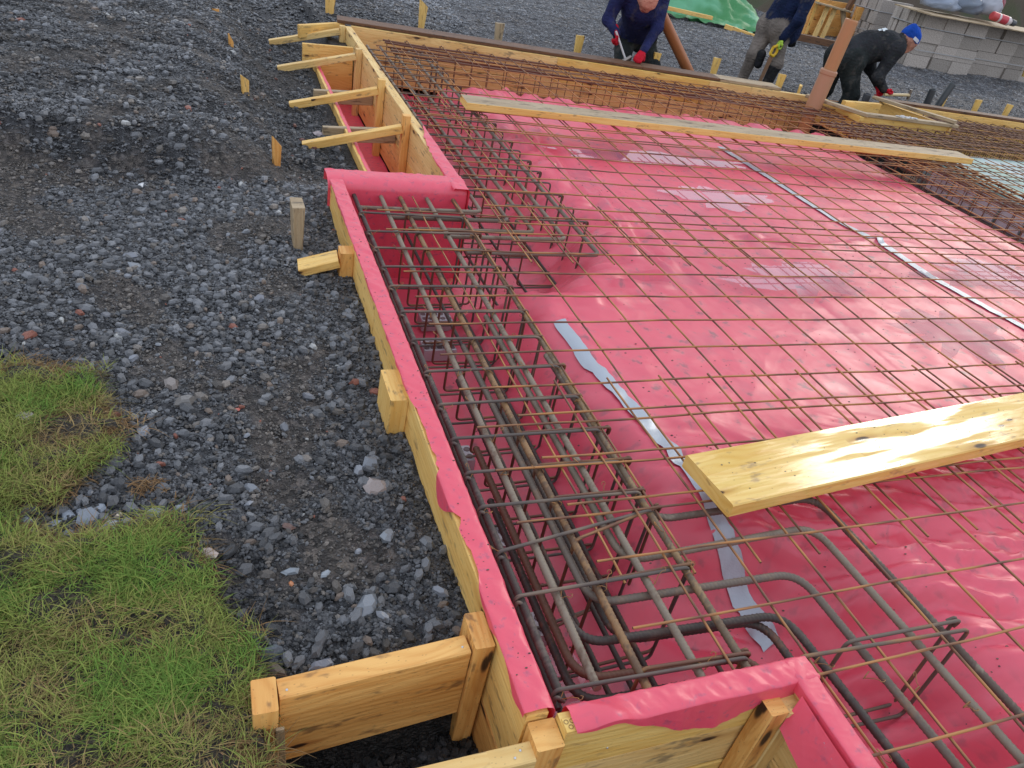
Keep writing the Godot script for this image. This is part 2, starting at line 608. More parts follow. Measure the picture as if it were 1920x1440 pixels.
func materials() -> void:
	M.fibre = noise_tex(512, 0.03, [], 31, FastNoiseLite.TYPE_SIMPLEX, 4)
	M.wood_img = [
		wood_image(Color(0.95, 0.79, 0.48), Color(0.85, 0.63, 0.30), Color(0.46, 0.37, 0.26), 0.12, 7, 101),
		wood_image(Color(0.92, 0.79, 0.53), Color(0.82, 0.64, 0.36), Color(0.47, 0.40, 0.30), 0.17, 5, 102),
		wood_image(Color(0.93, 0.72, 0.42), Color(0.78, 0.50, 0.22), Color(0.38, 0.27, 0.18), 0.13, 8, 103),
		wood_image(Color(0.70, 0.62, 0.50), Color(0.57, 0.48, 0.36), Color(0.32, 0.28, 0.22), 0.25, 5, 104),
		wood_image(Color(0.44, 0.31, 0.21), Color(0.33, 0.22, 0.14), Color(0.16, 0.12, 0.09), 0.25, 5, 105),
		wood_image(Color(0.92, 0.78, 0.46), Color(0.83, 0.62, 0.27), Color(0.58, 0.46, 0.32), 0.08, 9, 106)]
	M.wood = []
	for t in M.wood_img: M.wood.append(wood_mat(t))
	var wet := wood_mat(M.wood_img[5], 1.0)
	wet.heightmap_scale = 0.02
	wet.roughness_texture = noise_tex(512, 0.007, [[0.0, Color(0.13, 0.13, 0.13)], [0.46, Color(0.16, 0.16, 0.16)], [0.60, Color(0.5, 0.5, 0.5)], [1.0, Color(0.68, 0.68, 0.68)]], 44, FastNoiseLite.TYPE_SIMPLEX_SMOOTH, 4)
	M.wet_plank = wet
	# ground
	var g := vcol(0.62, 0.5)
	g.uv1_triplanar = true
	g.uv1_world_triplanar = true
	g.uv1_scale = Vector3(1.3, 1.3, 1.3)
	g.albedo_texture = noise_tex(1024, 0.045, [[0.0, lin(0.10, 0.10, 0.105)], [0.35, lin(0.2, 0.2, 0.21)], [0.6, lin(0.42, 0.42, 0.44)], [0.85, lin(0.75, 0.76, 0.8)], [1.0, lin(1, 1, 1)]], 3, FastNoiseLite.TYPE_CELLULAR, 1, FastNoiseLite.RETURN_CELL_VALUE)
	g.heightmap_enabled = true
	g.heightmap_texture = noise_tex(1024, 0.05, [], 9, FastNoiseLite.TYPE_SIMPLEX, 5)
	g.heightmap_scale = 2.0
	M.ground = g
	M.stone = vcol(0.34, 0.55)
	M.stone.heightmap_enabled = true
	M.stone.uv1_triplanar = true
	M.stone.uv1_scale = Vector3(2, 2, 2)
	M.stone.heightmap_texture = g.heightmap_texture
	M.stone.heightmap_scale = 0.12
	# plastic sheet: red, glossy, smeared with mud
	var p := vcol(1.0, 0.66)
	p.uv1_triplanar = true
	p.uv1_world_triplanar = true
	p.uv1_scale = Vector3(0.55, 0.55, 0.55)
	p.albedo_texture = noise_tex(1024, 0.016, [[0.0, lin(0.82, 0.085, 0.140)], [0.64, lin(0.78, 0.085, 0.138)], [0.76, lin(0.70, 0.10, 0.145)], [0.86, lin(0.42, 0.08, 0.11)], [1.0, lin(0.22, 0.11, 0.12)]], 12, FastNoiseLite.TYPE_SIMPLEX_SMOOTH, 7)
	p.roughness_texture = noise_tex(512, 0.012, [[0.0, Color(0.34, 0.34, 0.34)], [0.5, Color(0.42, 0.42, 0.42)], [1.0, Color(0.52, 0.52, 0.52)]], 13, FastNoiseLite.TYPE_SIMPLEX_SMOOTH, 3)
	p.heightmap_enabled = true
	p.heightmap_texture = noise_tex(1024, 0.005, [], 14, FastNoiseLite.TYPE_SIMPLEX_SMOOTH, -3)
	p.heightmap_scale = 0.28
	M.sheet = p
	var fl := std(lin(0.76, 0.045, 0.10), 0.40, 0.62)
	fl.uv1_triplanar = true
	fl.uv1_world_triplanar = true
	fl.uv1_scale = Vector3(1.6, 1.6, 1.6)
	fl.albedo_color = Color.WHITE
	fl.albedo_texture = noise_tex(512, 0.03, [[0.0, lin(0.88, 0.095, 0.150)], [0.66, lin(0.84, 0.095, 0.15)], [0.74, lin(0.7, 0.1, 0.17)], [1.0, lin(0.4, 0.08, 0.12)]], 15, FastNoiseLite.TYPE_SIMPLEX_SMOOTH, 6)
	fl.heightmap_enabled = true
	fl.heightmap_texture = p.heightmap_texture
	fl.heightmap_scale = 0.18
	fl.backlight_enabled = true
	fl.backlight = Color(0.5, 0.05, 0.1)
	M.flap = fl
	var w := std(Color(0.75, 0.72, 0.80, 0.16), 0.02, 0.5)
	w.transparency = BaseMaterial3D.TRANSPARENCY_ALPHA
	M.water = w
	var tp := std(Color(0.70, 0.73, 0.76), 0.42, 0.6)
	tp.metallic = 0.4
	tp.heightmap_enabled = true
	tp.uv1_triplanar = true
	tp.uv1_world_triplanar = true
	tp.uv1_scale = Vector3(6, 6, 6)
	tp.heightmap_texture = M.fibre
	tp.heightmap_scale = 0.05
	M.tape = tp
	M.steel = vcol(0.62, 0.5)
	M.paint = vcol(0.55, 0.4)
	M.cloth = vcol(0.9, 0.3)
	M.cloth.uv1_triplanar = true
	M.cloth.uv1_scale = Vector3(5, 5, 5)
	M.cloth.heightmap_enabled = true
	M.cloth.heightmap_texture = noise_tex(256, 0.02, [], 17, FastNoiseLite.TYPE_SIMPLEX_SMOOTH, 3)
	M.cloth.heightmap_scale = 1.2
	M.plastic = vcol(0.38, 0.5)
	M.metal = vcol(0.35, 0.5)
	M.metal.metallic = 0.85
	var cb := vcol(0.9, 0.3)
	cb.uv1_triplanar = true
	cb.uv1_world_triplanar = true
	cb.uv1_scale = Vector3(2, 2, 2)
	cb.albedo_texture = noise_tex(512, 0.03, [[0.0, lin(0.55, 0.52, 0.5)], [0.5, lin(0.85, 0.83, 0.8)], [1.0, lin(1, 1, 1)]], 22, FastNoiseLite.TYPE_SIMPLEX, 5)
	cb.heightmap_enabled = true
	cb.heightmap_texture = cb.albedo_texture
	cb.heightmap_scale = 0.5
	M.block = cb
	M.turf = vcol(0.75, 0.3)
	M.turf.backlight_enabled = true
	M.turf.backlight = Color(0.35, 0.35, 0.2)

func ground_colour(x: float, y: float, z: float) -> Color:
	var slate := Color(0.12, 0.12, 0.124)
	var soil := Color(0.21, 0.165, 0.128)
	var q := sm(0.05, 0.4, nz.get_noise_2d(x * 1.6 + 8.0, z * 1.6) + 0.3 * nz.get_noise_2d(x * 9.0, z * 9.0)) * 0.75
	var c := slate.lerp(soil, q)
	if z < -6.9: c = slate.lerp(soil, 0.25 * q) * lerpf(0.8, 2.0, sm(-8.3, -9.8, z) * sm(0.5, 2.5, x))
	c = c * fresh(x, z)
	if grass_at(x, z) > 0.0: c = Color(0.10, 0.075, 0.045)
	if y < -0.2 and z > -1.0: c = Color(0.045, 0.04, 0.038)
	return c

# freshly dug, soaking wet heaps are darker than the trodden stone
func fresh(x: float, z: float) -> float:
	var w := sm(0.10, 0.45, x + 0.18 * nz.get_noise_2d(x * 2.0, z * 2.0)) * sm(-3.75, -4.2, z) * sm(-7.6, -7.0, z)
	w = maxf(w, 0.8 * sm(-0.12, 0.12, 0.5 * nz.get_noise_2d(x * 0.9 + 31.0, z * 0.9) - 0.03) * sm(-3.6, -5.0, z) * sm(1.5, 0.6, x))
	w = maxf(w, 0.8 * sm(-8.9, -7.9, z + 0.4 * nz.get_noise_2d(x, z)) * sm(-6.3, -6.7, z) * sm(0.6, 1.2, x))
	w = maxf(w, 0.8 * sm(0.10, 0.0, x - 0.03 + 0.1 * nz.get_noise_2d(x * 6.0, z * 6.0)) * sm(-1.5, -1.3, z))
	w = maxf(w, 0.75 * sm(-1.05, -0.97, z + 0.06 * nz.get_noise_2d(x * 5.0, z * 5.0)))
	return lerpf(1.0, 0.5, w)

func stone_mesh(seed_no: int, count: int, spread: float) -> ArrayMesh:
	# a few angular chips; each an uneven flattened lump with flat faces
	var r := RandomNumberGenerator.new()
	r.seed = seed_no
	var mb := MB.new()
	for s in count:
		var a := r.randf() * TAU
		var c := Vector3(cos(a), 0, sin(a)) * spread * (0.0 if count == 1 else sqrt(r.randf()))
		var size := 0.5 if count == 1 else r.randf_range(0.22, 0.5)
		chip(mb, c, size, r, r.randf_range(0.75, 1.3))
	return mb.mesh()

func chip(mb: MB, c: Vector3, size: float, r: RandomNumberGenerator, tone: float) -> void:
	var pts := PackedVector3Array()
	var n := 5 + r.randi() % 2
	var flatness := r.randf_range(0.16, 0.46)
	var long := r.randf_range(0.45, 0.95)
	var turn := Basis(Vector3(r.randf_range(-1, 1), r.randf_range(-0.4, 0.4), r.randf_range(-1, 1)).normalized(), r.randf_range(0.0, 0.55)) * Basis(Vector3.UP, r.randf() * TAU)
	for ring in 3:
		for k in n:
			var a := TAU * (k + 0.35 * r.randf()) / n
			var rad := [0.62, 1.0, 0.78][ring] as float
			rad *= r.randf_range(0.78, 1.08)
			var y := [1.0, 0.05, -0.9][ring] as float
			pts.append(c + turn * Vector3(cos(a) * rad * size, (y + r.randf_range(-0.12, 0.12)) * size * flatness, sin(a) * rad * size * long))
	var col := Color(tone, tone, tone)
	var face := func(q: Array) -> void:
		var no: Vector3 = (q[1] - q[0]).cross(q[2] - q[0]).normalized()
		var mid := Vector3.ZERO
		for p in q: mid += p
		if no.dot(mid / q.size() - c) < 0.0: no = -no
		mb.flat(q, no, [Vector2.ZERO, Vector2.RIGHT, Vector2.ONE, Vector2.DOWN, Vector2.ZERO, Vector2.RIGHT, Vector2.ONE, Vector2.DOWN, Vector2.ZERO, Vector2.ONE], col)
	var top := []
	for k in n: top.append(pts[k])
	face.call(top)
	for ring in 2:
		for k in n:
			var a := ring * n + k
			var b := ring * n + (k + 1) % n
			face.call([pts[a], pts[b], pts[b + n], pts[a + n]])

func stone_colour(brown: float, single: bool) -> Color:
	var t := rng.randf()
	var v := 0.05 + 0.17 * pow(rng.randf(), 1.4)
	if single:
		v = 0.075 + 0.20 * rng.randf()
		if t < 0.010: return Color(0.34, 0.12, 0.08)
		if t < 0.016: return Color(0.55, 0.55, 0.53)
		if t < 0.05: return Color(0.26, 0.20, 0.16)
	if t < 0.10 + brown * 0.7: return Color(v * 1.15, v * 1.02, v * 0.9)
	return Color(v * 0.97, v * 1.0, v * 1.06)

func scatter(called: String, label: String, mesh: Mesh, rect: Rect2, count: int, smin: float, smax: float, power: float, accept: Callable) -> void:
	var ts: Array[Transform3D] = []
	var cs := PackedColorArray()
	for k in count:
		var x := rng.randf_range(rect.position.x, rect.end.x)
		var z := rng.randf_range(rect.position.y, rect.end.y)
		var chance: float = accept.call(x, z)
		if chance < 1.0 and rng.randf() > chance: continue
		var brown := sm(0.0, 0.35, nz.get_noise_2d(x * 1.6 + 8.0, z * 1.6) + 0.3 * nz.get_noise_2d(x * 9.0, z * 9.0))
		if z < -6.9: brown *= 0.3
		var s := smin + (smax - smin) * pow(rng.randf(), power)
		if brown > 0.6:
			s = lerpf(s, smin, 0.6)
			if rng.randf() < 0.45: continue
		var y := ground_y(x, z)
		if y < -0.6: continue
		var b := Basis(Vector3.UP, rng.randf() * TAU)
		b = Basis(Vector3(rng.randf_range(-1, 1), 0, rng.randf_range(-1, 1)).normalized(), rng.randf_range(0.0, 0.35)) * b
		ts.append(Transform3D(b.scaled(Vector3(s, s, s)), Vector3(x, y + s * 0.12, z)))
		var col := stone_colour(brown, power > 3.3)
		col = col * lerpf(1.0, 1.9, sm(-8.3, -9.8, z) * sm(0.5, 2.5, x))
		col = col * fresh(x, z)
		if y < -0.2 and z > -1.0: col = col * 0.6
		cs.append(col)
	var mm := MultiMesh.new()
	mm.transform_format = MultiMesh.TRANSFORM_3D
	mm.use_colors = true
	mm.mesh = mesh
	mm.instance_count = ts.size()
	for k in ts.size():
		mm.set_instance_transform(k, ts[k])
		mm.set_instance_color(k, cs[k])
	var o := MultiMeshInstance3D.new()
	o.name = numbered(called)
	o.multimesh = mm
	o.material_override = M.stone
	add_child(o, true)
	tag(o, label, "gravel", "", "stuff")

func on_boards(x: float, z: float) -> bool:
	if x > 0.535 and x < 0.62 and z > -3.66: return true
	if x > 0.04 and x < 0.6 and z > -0.955 and z < -0.89: return true
	if x > 0.76 and x < 0.86 and z < -3.6 and z > -6.5: return true
	return false

func ground() -> void:
	var xs := steps([-90.0, -20.0, 14.0, -4.0, 1.0, -1.6, 0.2, -0.9, 0.05, 0.06, 0.025, 0.10, 0.01, 0.52, 0.025, 0.62, 0.012, 0.80, 0.03, 0.85, 0.01, 1.25, 0.025, 2.5, 0.08, 9.0, 0.10, 14.0, 0.2, 24.0, 1.0, 110.0, 10.0])
	var zs := steps([-110.0, -24.0, 10.0, -15.0, 0.8, -9.0, 0.15, -7.4, 0.06, -6.3, 0.03, -3.9, 0.06, -3.45, 0.02, -2.4, 0.04, -0.99, 0.025, -0.89, 0.008, -0.2, 0.03, 1.7, 0.3, 6.0, 2.0, 60.0, 12.0])
	var h := func(x: float, z: float) -> float:
		var y := ground_y(x, z)
		if y > -0.6: y += 0.006 * nf.get_noise_2d(x * 30.0, z * 30.0) + 0.03 * sm(0.0, 1.0, grass_at(x, z))
		return y
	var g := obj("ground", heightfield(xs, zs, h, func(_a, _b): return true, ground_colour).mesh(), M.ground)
	tag(g, "dark wet ground of crushed slate and brown soil around the slab", "ground", "", "structure")
	var a1 := stone_mesh(1, 1, 0.0)
	var a2 := stone_mesh(2, 4, 0.9)
	var a3 := stone_mesh(3, 5, 1.0)
	var dry := func(x: float, z: float) -> float:
		if on_boards(x, z): return 0.0
		return 1.0 - 0.93 * grass_at(x, z)
	var hole := func(x: float, z: float) -> float: return 1.0 if x < 0.53 else 0.0
	scatter("gravel", "fine wet slate chippings beside the near end of the left formwork", a2, Rect2(-0.95, -3.7, 1.50, 2.8), 85000, 0.004, 0.021, 3.1, dry)
	scatter("gravel", "larger flat slate chips lying among the fine chippings near the lawn", a1, Rect2(-0.95, -3.7, 1.50, 2.8), 9000, 0.010, 0.060, 4.2, dry)
	scatter("gravel", "slate gravel on the bank left of the timber struts", a3, Rect2(-2.2, -7.6, 3.0, 4.0), 80000, 0.006, 0.025, 2.6, dry)
	scatter("gravel", "coarser slate pieces on the bank left of the timber struts", a1, Rect2(-2.2, -7.6, 3.0, 4.0), 7000, 0.020, 0.070, 3.6, dry)
	scatter("gravel", "dark gravel stretching away at the far left behind the stakes", a3, Rect2(-5.0, -15.0, 8.0, 7.6), 40000, 0.016, 0.055, 2.4, dry)
	scatter("gravel", "dark gravel of the yard between the back formwork and the block stacks", a3, Rect2(2.4, -16.0, 14.0, 9.2), 95000, 0.012, 0.034, 2.4, func(x: float, z: float) -> float: return 0.0 if inside(Vector2(x, z), SLAB) else 1.0)
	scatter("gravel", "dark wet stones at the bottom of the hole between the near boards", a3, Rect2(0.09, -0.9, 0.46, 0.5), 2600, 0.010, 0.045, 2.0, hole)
	grass()

func tuft_mesh(seed_no: int, flat_dead := false) -> ArrayMesh:
	var r := RandomNumberGenerator.new()
	r.seed = seed_no
	var mb := MB.new()
	for k in 14:
		var a := r.randfn(0.0, 0.8)
		var l := r.randf_range(0.022, 0.054)
		var lean := r.randf_range(0.6, 1.05)
		if flat_dead:
			a = r.randf() * TAU
			l = r.randf_range(0.02, 0.05)
			lean = r.randf_range(0.95, 1.1)
		var d := Vector3(cos(a), 0, sin(a))
		var side := Vector3(-sin(a), 0, cos(a)) * r.randf_range(0.0006, 0.0012)
		var p := Vector3(r.randf_range(-0.03, 0.03), -0.004, r.randf_range(-0.03, 0.03))
		var drop := r.randf_range(0.2, 0.9)
		var twist := Vector3(r.randf_range(-0.7, 0.7), 0, r.randf_range(-0.7, 0.7))
		var tone := r.randf_range(0.45, 1.5)
		var col := Color(tone, tone, tone)
		var dead := r.randf() < 0.18 and not flat_dead
		if dead: col = Color(tone * 1.9, tone * 0.95, tone * 1.3)
		var last := -1
		for j in 5:
			var t := float(j) / 4.0
			var q := p + (d + twist * t) * l * lean * t + Vector3.UP * l * (sqrt(1.0 - lean * lean * 0.8) * t - drop * lean * t * t * 0.55)
			var w := side * (1.0 - 0.8 * t * t)
			var no := (Vector3.UP - d * 0.5).normalized()
			var i0 := mb.vert(q - w, no, Vector2.ZERO, col)
			mb.vert(q + w, no, Vector2.ZERO, col)
			if last >= 0: mb.quad(last, last + 1, i0 + 1, i0)
			last = i0
	return mb.mesh()

func grass() -> void:
	var meshes := [tuft_mesh(5), tuft_mesh(6, true), tuft_mesh(7)]
	for variant in 3:
		var ts: Array[Transform3D] = []
		var cs := PackedColorArray()
		for k in (15000 if variant == 1 else 14000):
			var x := rng.randf_range(-1.1, 0.06)
			var z := rng.randf_range(-2.25, -0.35)
			var g := grass_at(x + rng.randfn(0.0, 0.016), z + rng.randfn(0.0, 0.016))
			var bare := nz.get_noise_2d(x * 7.0 + 20.0, z * 7.0)
			if variant == 1: bare -= 0.3
			if g <= 0.0 or rng.randf() > g * sm(0.42, 0.05, bare): continue
			var y := ground_y(x, z) + 0.028
			var s := rng.randf_range(0.55, 1.15)
			ts.append(Transform3D(Basis(Vector3.UP, rng.randf() * TAU).scaled(Vector3(s, s * rng.randf_range(0.7, 1.1), s)), Vector3(x, y, z)))
			var q := nz.get_noise_2d(x * 4.0 + 3.0, z * 4.0) + 0.5 * nz.get_noise_2d(x * 14.0, z * 14.0) + rng.randf_range(-0.2, 0.2)
			var c := Color(0.27, 0.31, 0.07).lerp(Color(0.15, 0.27, 0.045), sm(-0.1, -0.5, q))
			c = c.lerp(Color(0.36, 0.25, 0.11), sm(-0.05, 0.35, q) * 0.95)
			if variant == 1:
				c = Color(0.27, 0.16, 0.07).lerp(Color(0.2, 0.18, 0.06), sm(0.0, -0.4, q)) * rng.randf_range(0.7, 1.3)
				ts[-1].origin.y -= 0.006
			elif rng.randf() > sm(0.45, -0.15, q) + 0.10:
				ts.pop_back()
				continue
			cs.append(c)
		var mm := MultiMesh.new()
		mm.transform_format = MultiMesh.TRANSFORM_3D
		mm.use_colors = true
		mm.mesh = meshes[variant]
		mm.instance_count = ts.size()
		for k in ts.size():
			mm.set_instance_transform(k, ts[k])
			mm.set_instance_color(k, cs[k])
		var o := MultiMeshInstance3D.new()
		o.name = numbered("grass")
		o.multimesh = mm
		o.material_override = M.turf
		add_child(o, true)
		tag(o, ["green and straw coloured lawn at the lower left", "brown dead thatch lying flat between the green blades of the lawn", "taller mixed blades within the lawn at lower left"][variant], "grass", "", "stuff")

# ---------------------------------------------------------------- plastic sheet
func fold_u(j: int, wide: float, reach: float) -> float:
	var flat := [0.0, 0.004 if wide < 0.1 else 0.012, 0.016 if wide < 0.1 else 0.03, wide * 0.5, wide - 0.012, wide - 0.002]
	if j < 6: return minf(flat[j], reach)
	var over := [0.0015, 0.005, 0.25, 0.5, 0.75, 1.0]
	if j < 8: return minf(wide + over[j - 6], reach)
	return minf(lerpf(wide + 0.005, maxf(reach, wide + 0.005), over[j - 6]), reach)

func fold(called: String, label: String, p0: Vector3, p1: Vector3, out: Vector3, n: int, wide: float, low: float, reach: Callable, soft := 0.0, parent: Node3D = null) -> MeshInstance3D:
	# a sheet that climbs the inner face, turns over the board and hangs on its outer side
	var mb := MB.new()
	var top := 0.047
	var rows := 17
	for s in n + 1:
		var t := float(s) / n
		var p := p0.lerp(p1, t)
		var k := p.x * 5.0 + p.z * 5.0
		var rch: float = reach.call(t, p) + (0.010 if absf(out.x) > 0.5 else 0.002) * nz.get_noise_2d(k * 2.2, 77.0) + 0.0008 * nz.get_noise_2d(k * 9.0, 70.0)
		var lift: float = 0.0
		for j in rows:
			var q := Vector3.ZERO
			var curl := 0.030 * exp(-pow((t - 0.13) / 0.07, 2.0)) - 0.004 * exp(-pow((t - 0.27) / 0.05, 2.0)) if out.z > 0.5 else 0.0
			if j < 5:
				var y := lerpf(low, top - 0.012 - soft * 1.6, j / 4.0)
				var w := 0.007 * nz.get_noise_2d(k * 1.7, y * 9.0) * (1.0 - j / 5.0) + 0.004 * nz.get_noise_2d(k * 4.0, y * 4.0)
				q = p - out * (0.004 + absf(w) * 1.3) + Vector3.UP * y
			else:
				var u := fold_u(j - 5, wide, rch)
				var w2 := 0.0022 * nz.get_noise_2d(k * 3.0, u * 60.0) + 0.005 * maxf(0.0, 1.0 - 5.0 * absf(nz.get_noise_2d(k * 1.3 + 30.0 + u * 9.0, u * 9.0)))
				lift = maxf(0.0, 0.003 * nz.get_noise_2d(k * 0.9 + 12.0, 3.0)) * sm(0.0, wide, u)
				if u < wide:
					q = p + out * u + Vector3.UP * (top + 0.001 + w2 + lift * 0.6 - 0.005 * sm(0.006, 0.0, u) - soft * pow(sm(0.05, 0.0, u), 1.5) + maxf(0.0, curl) * sm(0.0, 0.055, u))
				else:
					var e := u - wide
					q = p + out * (wide + 0.001 + 0.07 * e * (1.0 + nz.get_noise_2d(k * 4.0, 7.0)) + lift) + Vector3.UP * (top + 0.001 - e * 0.97 + maxf(0.0, curl) * 1.1) + out * absf(curl) * 0.3
			var u2 := fold_u(j - 5, wide, rch)
			mb.vert(q, -out if j < 5 else (Vector3.UP if u2 < wide else out), Vector2(t * (p1 - p0).length(), j * 0.02))
	for s in n:
		for j in rows - 1:
			var a := s * rows + j
			mb.quad(a, a + rows, a + rows + 1, a + 1)
	mb.smooth_normals()
	var o: MeshInstance3D
	if parent:
		o = part(called, mb.mesh(), M.flap, parent)
	else:
		o = obj(called, mb.mesh(), M.flap)
		tag(o, label, "plastic sheet")
	return o

func ribbon(pts: Array, wide: float, lift: float, height: Callable, wob: float) -> ArrayMesh:
	var mb := MB.new()
	var p := PackedVector3Array()
	for q in pts: p.append(Vector3(q.x, 0, q.y))
	var r := resample(p, 0.03)
	for k in r.size():
		var d := (r[mini(k + 1, r.size() - 1)] - r[maxi(k - 1, 0)]).normalized()
		var s := Vector3(-d.z, 0, d.x)
		for j in 5:
			var q := r[k] + s * wide * (j / 4.0 - 0.5) * (1.0 + wob * nz.get_noise_2d(k * 0.15, j * 3.0))
			q.y = height.call(q.x, q.z) + lift + 0.0015 * nf.get_noise_2d(q.x * 60.0, q.z * 60.0)
			mb.vert(q, Vector3.UP, Vector2(k * 0.1, j * 0.2))
	for k in r.size() - 1:
		for j in 4:
			var a := k * 5 + j
			mb.quad(a, a + 1, a + 6, a + 5)
	mb.smooth_normals()
	return mb.mesh()

func puddle(label: String, c: Vector2, rx: float, rz: float, seed_no: float) -> void:
	var mb := MB.new()
	var lo := 1e9
	for k in 12:
		var a := TAU * k / 12
		lo = minf(lo, membrane_y(c.x + cos(a) * rx * 0.8, c.y + sin(a) * rz * 0.8))
	var y := maxf(membrane_y(c.x, c.y), lo) + 0.011
	var m := mb.vert(Vector3(c.x, y, c.y), Vector3.UP)
	for k in 48:
		var a := TAU * k / 48
		var r := 1.0 + 0.7 * nf.get_noise_2d(cos(a) * 1.5 + seed_no, sin(a) * 1.5) + 0.12 * nf.get_noise_2d(cos(a) * 3.5 + seed_no, sin(a) * 3.5)
		mb.vert(Vector3(c.x + cos(a) * rx * r, y, c.y + sin(a) * rz * r), Vector3.UP)
	for k in 48: mb.tri(m, 1 + k, 1 + (k + 1) % 48)
	tag(obj("puddle", mb.mesh(), M.water), label, "puddle")

func membranes() -> void:
	var xs := steps([0.59, 2.9, 0.022, 4.2, 0.045, 5.92, 0.06])
	var zs := steps([-7.10, -4.4, 0.055, -2.4, 0.032, 0.1, 0.020, 1.6, 0.06])
	var dirt := func(x: float, _y: float, z: float) -> Color:
		var c := Color(1, 1, 1)
		var m := sm(0.12, 0.5, nz.get_noise_2d(x * 2.2 + 4.0, z * 2.2) + 0.5 * nz.get_noise_2d(x * 9.0, z * 9.0)) * sm(1.5, 2.4, x) * sm(-1.3, -2.2, z)
		c = c.lerp(Color(0.66, 2.4, 2.9), m * 0.6)
		var muddy := sm(1.7, 3.0, x) * sm(-1.6, -2.4, z) * sm(-4.6, -3.6, z)
		c = c.lerp(Color(0.86, 1.1, 1.75), muddy * 0.5)
		return c
	var keep := func(x: float, z: float) -> bool:
		return inside(Vector2(x, z), SLAB) or (x < 0.62 and z < -0.74 and z > -3.5)
	tag(obj("plastic_sheet", heightfield(xs, zs, membrane_y, keep, dirt).mesh(), M.sheet), "large wrinkled red plastic sheet under the rusty mesh covering the slab", "plastic sheet")
	# green boards beyond the inner beam, and the bare floor of the beams there
	var xs2 := steps([5.92, 6.3, 0.02, 8.0, 0.06, 13.0, 0.2])
	var zs2 := steps([-6.62, -4.6, 0.04, -2.4, 0.08, 1.6, 0.3])
	var gh := func(x: float, z: float) -> float:
		var q := Vector2(maxf(0.0, 6.55 - x), maxf(0.0, z * -1.0 - 5.0)).length()
		return lerpf(-0.08, -0.46, sm(0.40, 0.46, q)) + 0.006 * nz.get_noise_2d(x * 3.0, z * 3.0)
	var gc := func(x: float, y: float, z: float) -> Color:
		if y < -0.3: return Color(0.10, 0.05, 0.04)
		return Color(0.27, 0.42, 0.36).lerp(Color(0.36, 0.47, 0.50), sm(-0.2, 0.3, nz.get_noise_2d(x * 1.5, z * 1.5)))
	tag(obj("insulation_board", heightfield(xs2, zs2, gh, func(x, z): return inside(Vector2(x, z), SLAB), gc).mesh(), M.paint), "pale green insulation beyond the inner beam at the right edge", "insulation")
	var mbw := MB.new()
	for k in 9: box_mb(mbw, Vector3(6.085, -0.21, -4.95 + k * 0.26), Vector3(0.02, 0.22, 0.23), 0.004, Color(0.62, 0.66, 0.68))
	tag(obj("edge_strip", mbw.mesh(), M.paint), "white and green upstand facing the inner beam at the right", "edge strip")
	# folds over the boards
	var left := func(t: float, p: Vector3) -> float:
		var z := p.z
		var r := 0.070 + 0.010 * nz.get_noise_2d(z * 5.0, 1.0)
		r = lerpf(r, 0.052, sm(-1.82, -1.70, z))
		r = lerpf(r, 0.066, sm(-1.50, -1.46, z))
		if z > -1.47 and z < -1.28: r = 0.052 + 0.062 * sm(-1.47, -1.40, z) * sm(-1.28, -1.36, z)
		if z >= -1.28: r = lerpf(0.048, 0.074, sm(-1.22, -0.95, z)) + 0.01 * sin(z * 30.0)
		return r + 0.0 * t
	fold("plastic_sheet", "torn red plastic folded over the long left formwork board", Vector3(0.60, 0, -0.742), Vector3(0.60, 0, -3.505), Vector3(-1, 0, 0), 150, 0.062, -0.46, left)
	var step := func(t: float, _p: Vector3) -> float: return 0.195 + 0.015 * sin(t * 9.0)
	fold("plastic_sheet", "smooth red plastic draped over the step in the left formwork", Vector3(0.53, 0, -3.50), Vector3(1.212, 0, -3.50), Vector3(0, 0, -1), 40, 0.140, -0.46, step, 0.022)
	var second := func(t: float, _p: Vector3) -> float: return lerpf(0.085, 0.0, pow(t, 3.0)) + 0.002
	fold("plastic_sheet", "red plastic tongue tapering along the second board past the step", Vector3(1.212, 0, -3.47), Vector3(1.212, 0, -4.45), Vector3(-1, 0, 0), 40, 0.075, -0.46, second)
	var front := func(t: float, _p: Vector3) -> float:
		return lerpf(0.062, 0.140, sm(0.12, 0.45, t)) - 0.035 * sm(0.55, 0.95, t) + 0.012 * sin(t * 14.0)
	fold("plastic_sheet", "red plastic curling over the front board at the bottom of the picture", Vector3(0.625, 0, -0.742), Vector3(1.222, 0, -0.742), Vector3(0, 0, 1), 60, 0.0585, -0.46, front)
	var side := func(t: float, _p: Vector3) -> float: return 0.072 + 0.01 * sin(t * 8.0 + 1.0)
	fold("plastic_sheet", "red plastic over the board running off the bottom right", Vector3(1.217, 0, -0.735), Vector3(1.217, 0, 0.9), Vector3(-1, 0, 0), 60, 0.0545, -0.46, side)
	# second flap hanging lower on the outer side of that board
	var mb := MB.new()
	for s in 31:
		var z := lerpf(-0.655, 0.6, s / 30.0)
		for j in 7:
			var u := j / 6.0
			mb.vert(Vector3(1.157 - 0.035 * u - 0.008 * sin(z * 9.0 + u), 0.040 - 0.17 * u * minf(1.0, 0.45 + s * 0.06), z + 0.02 * u), Vector3(-1, 0.2, 0).normalized())
	for s in 30:
		for j in 6:
			var a := s * 7 + j
			mb.quad(a, a + 7, a + 8, a + 1)
	mb.smooth_normals()
	tag(obj("plastic_sheet", mb.mesh(), M.flap), "loose lower flap of red plastic with water drops at the front corner", "plastic sheet")
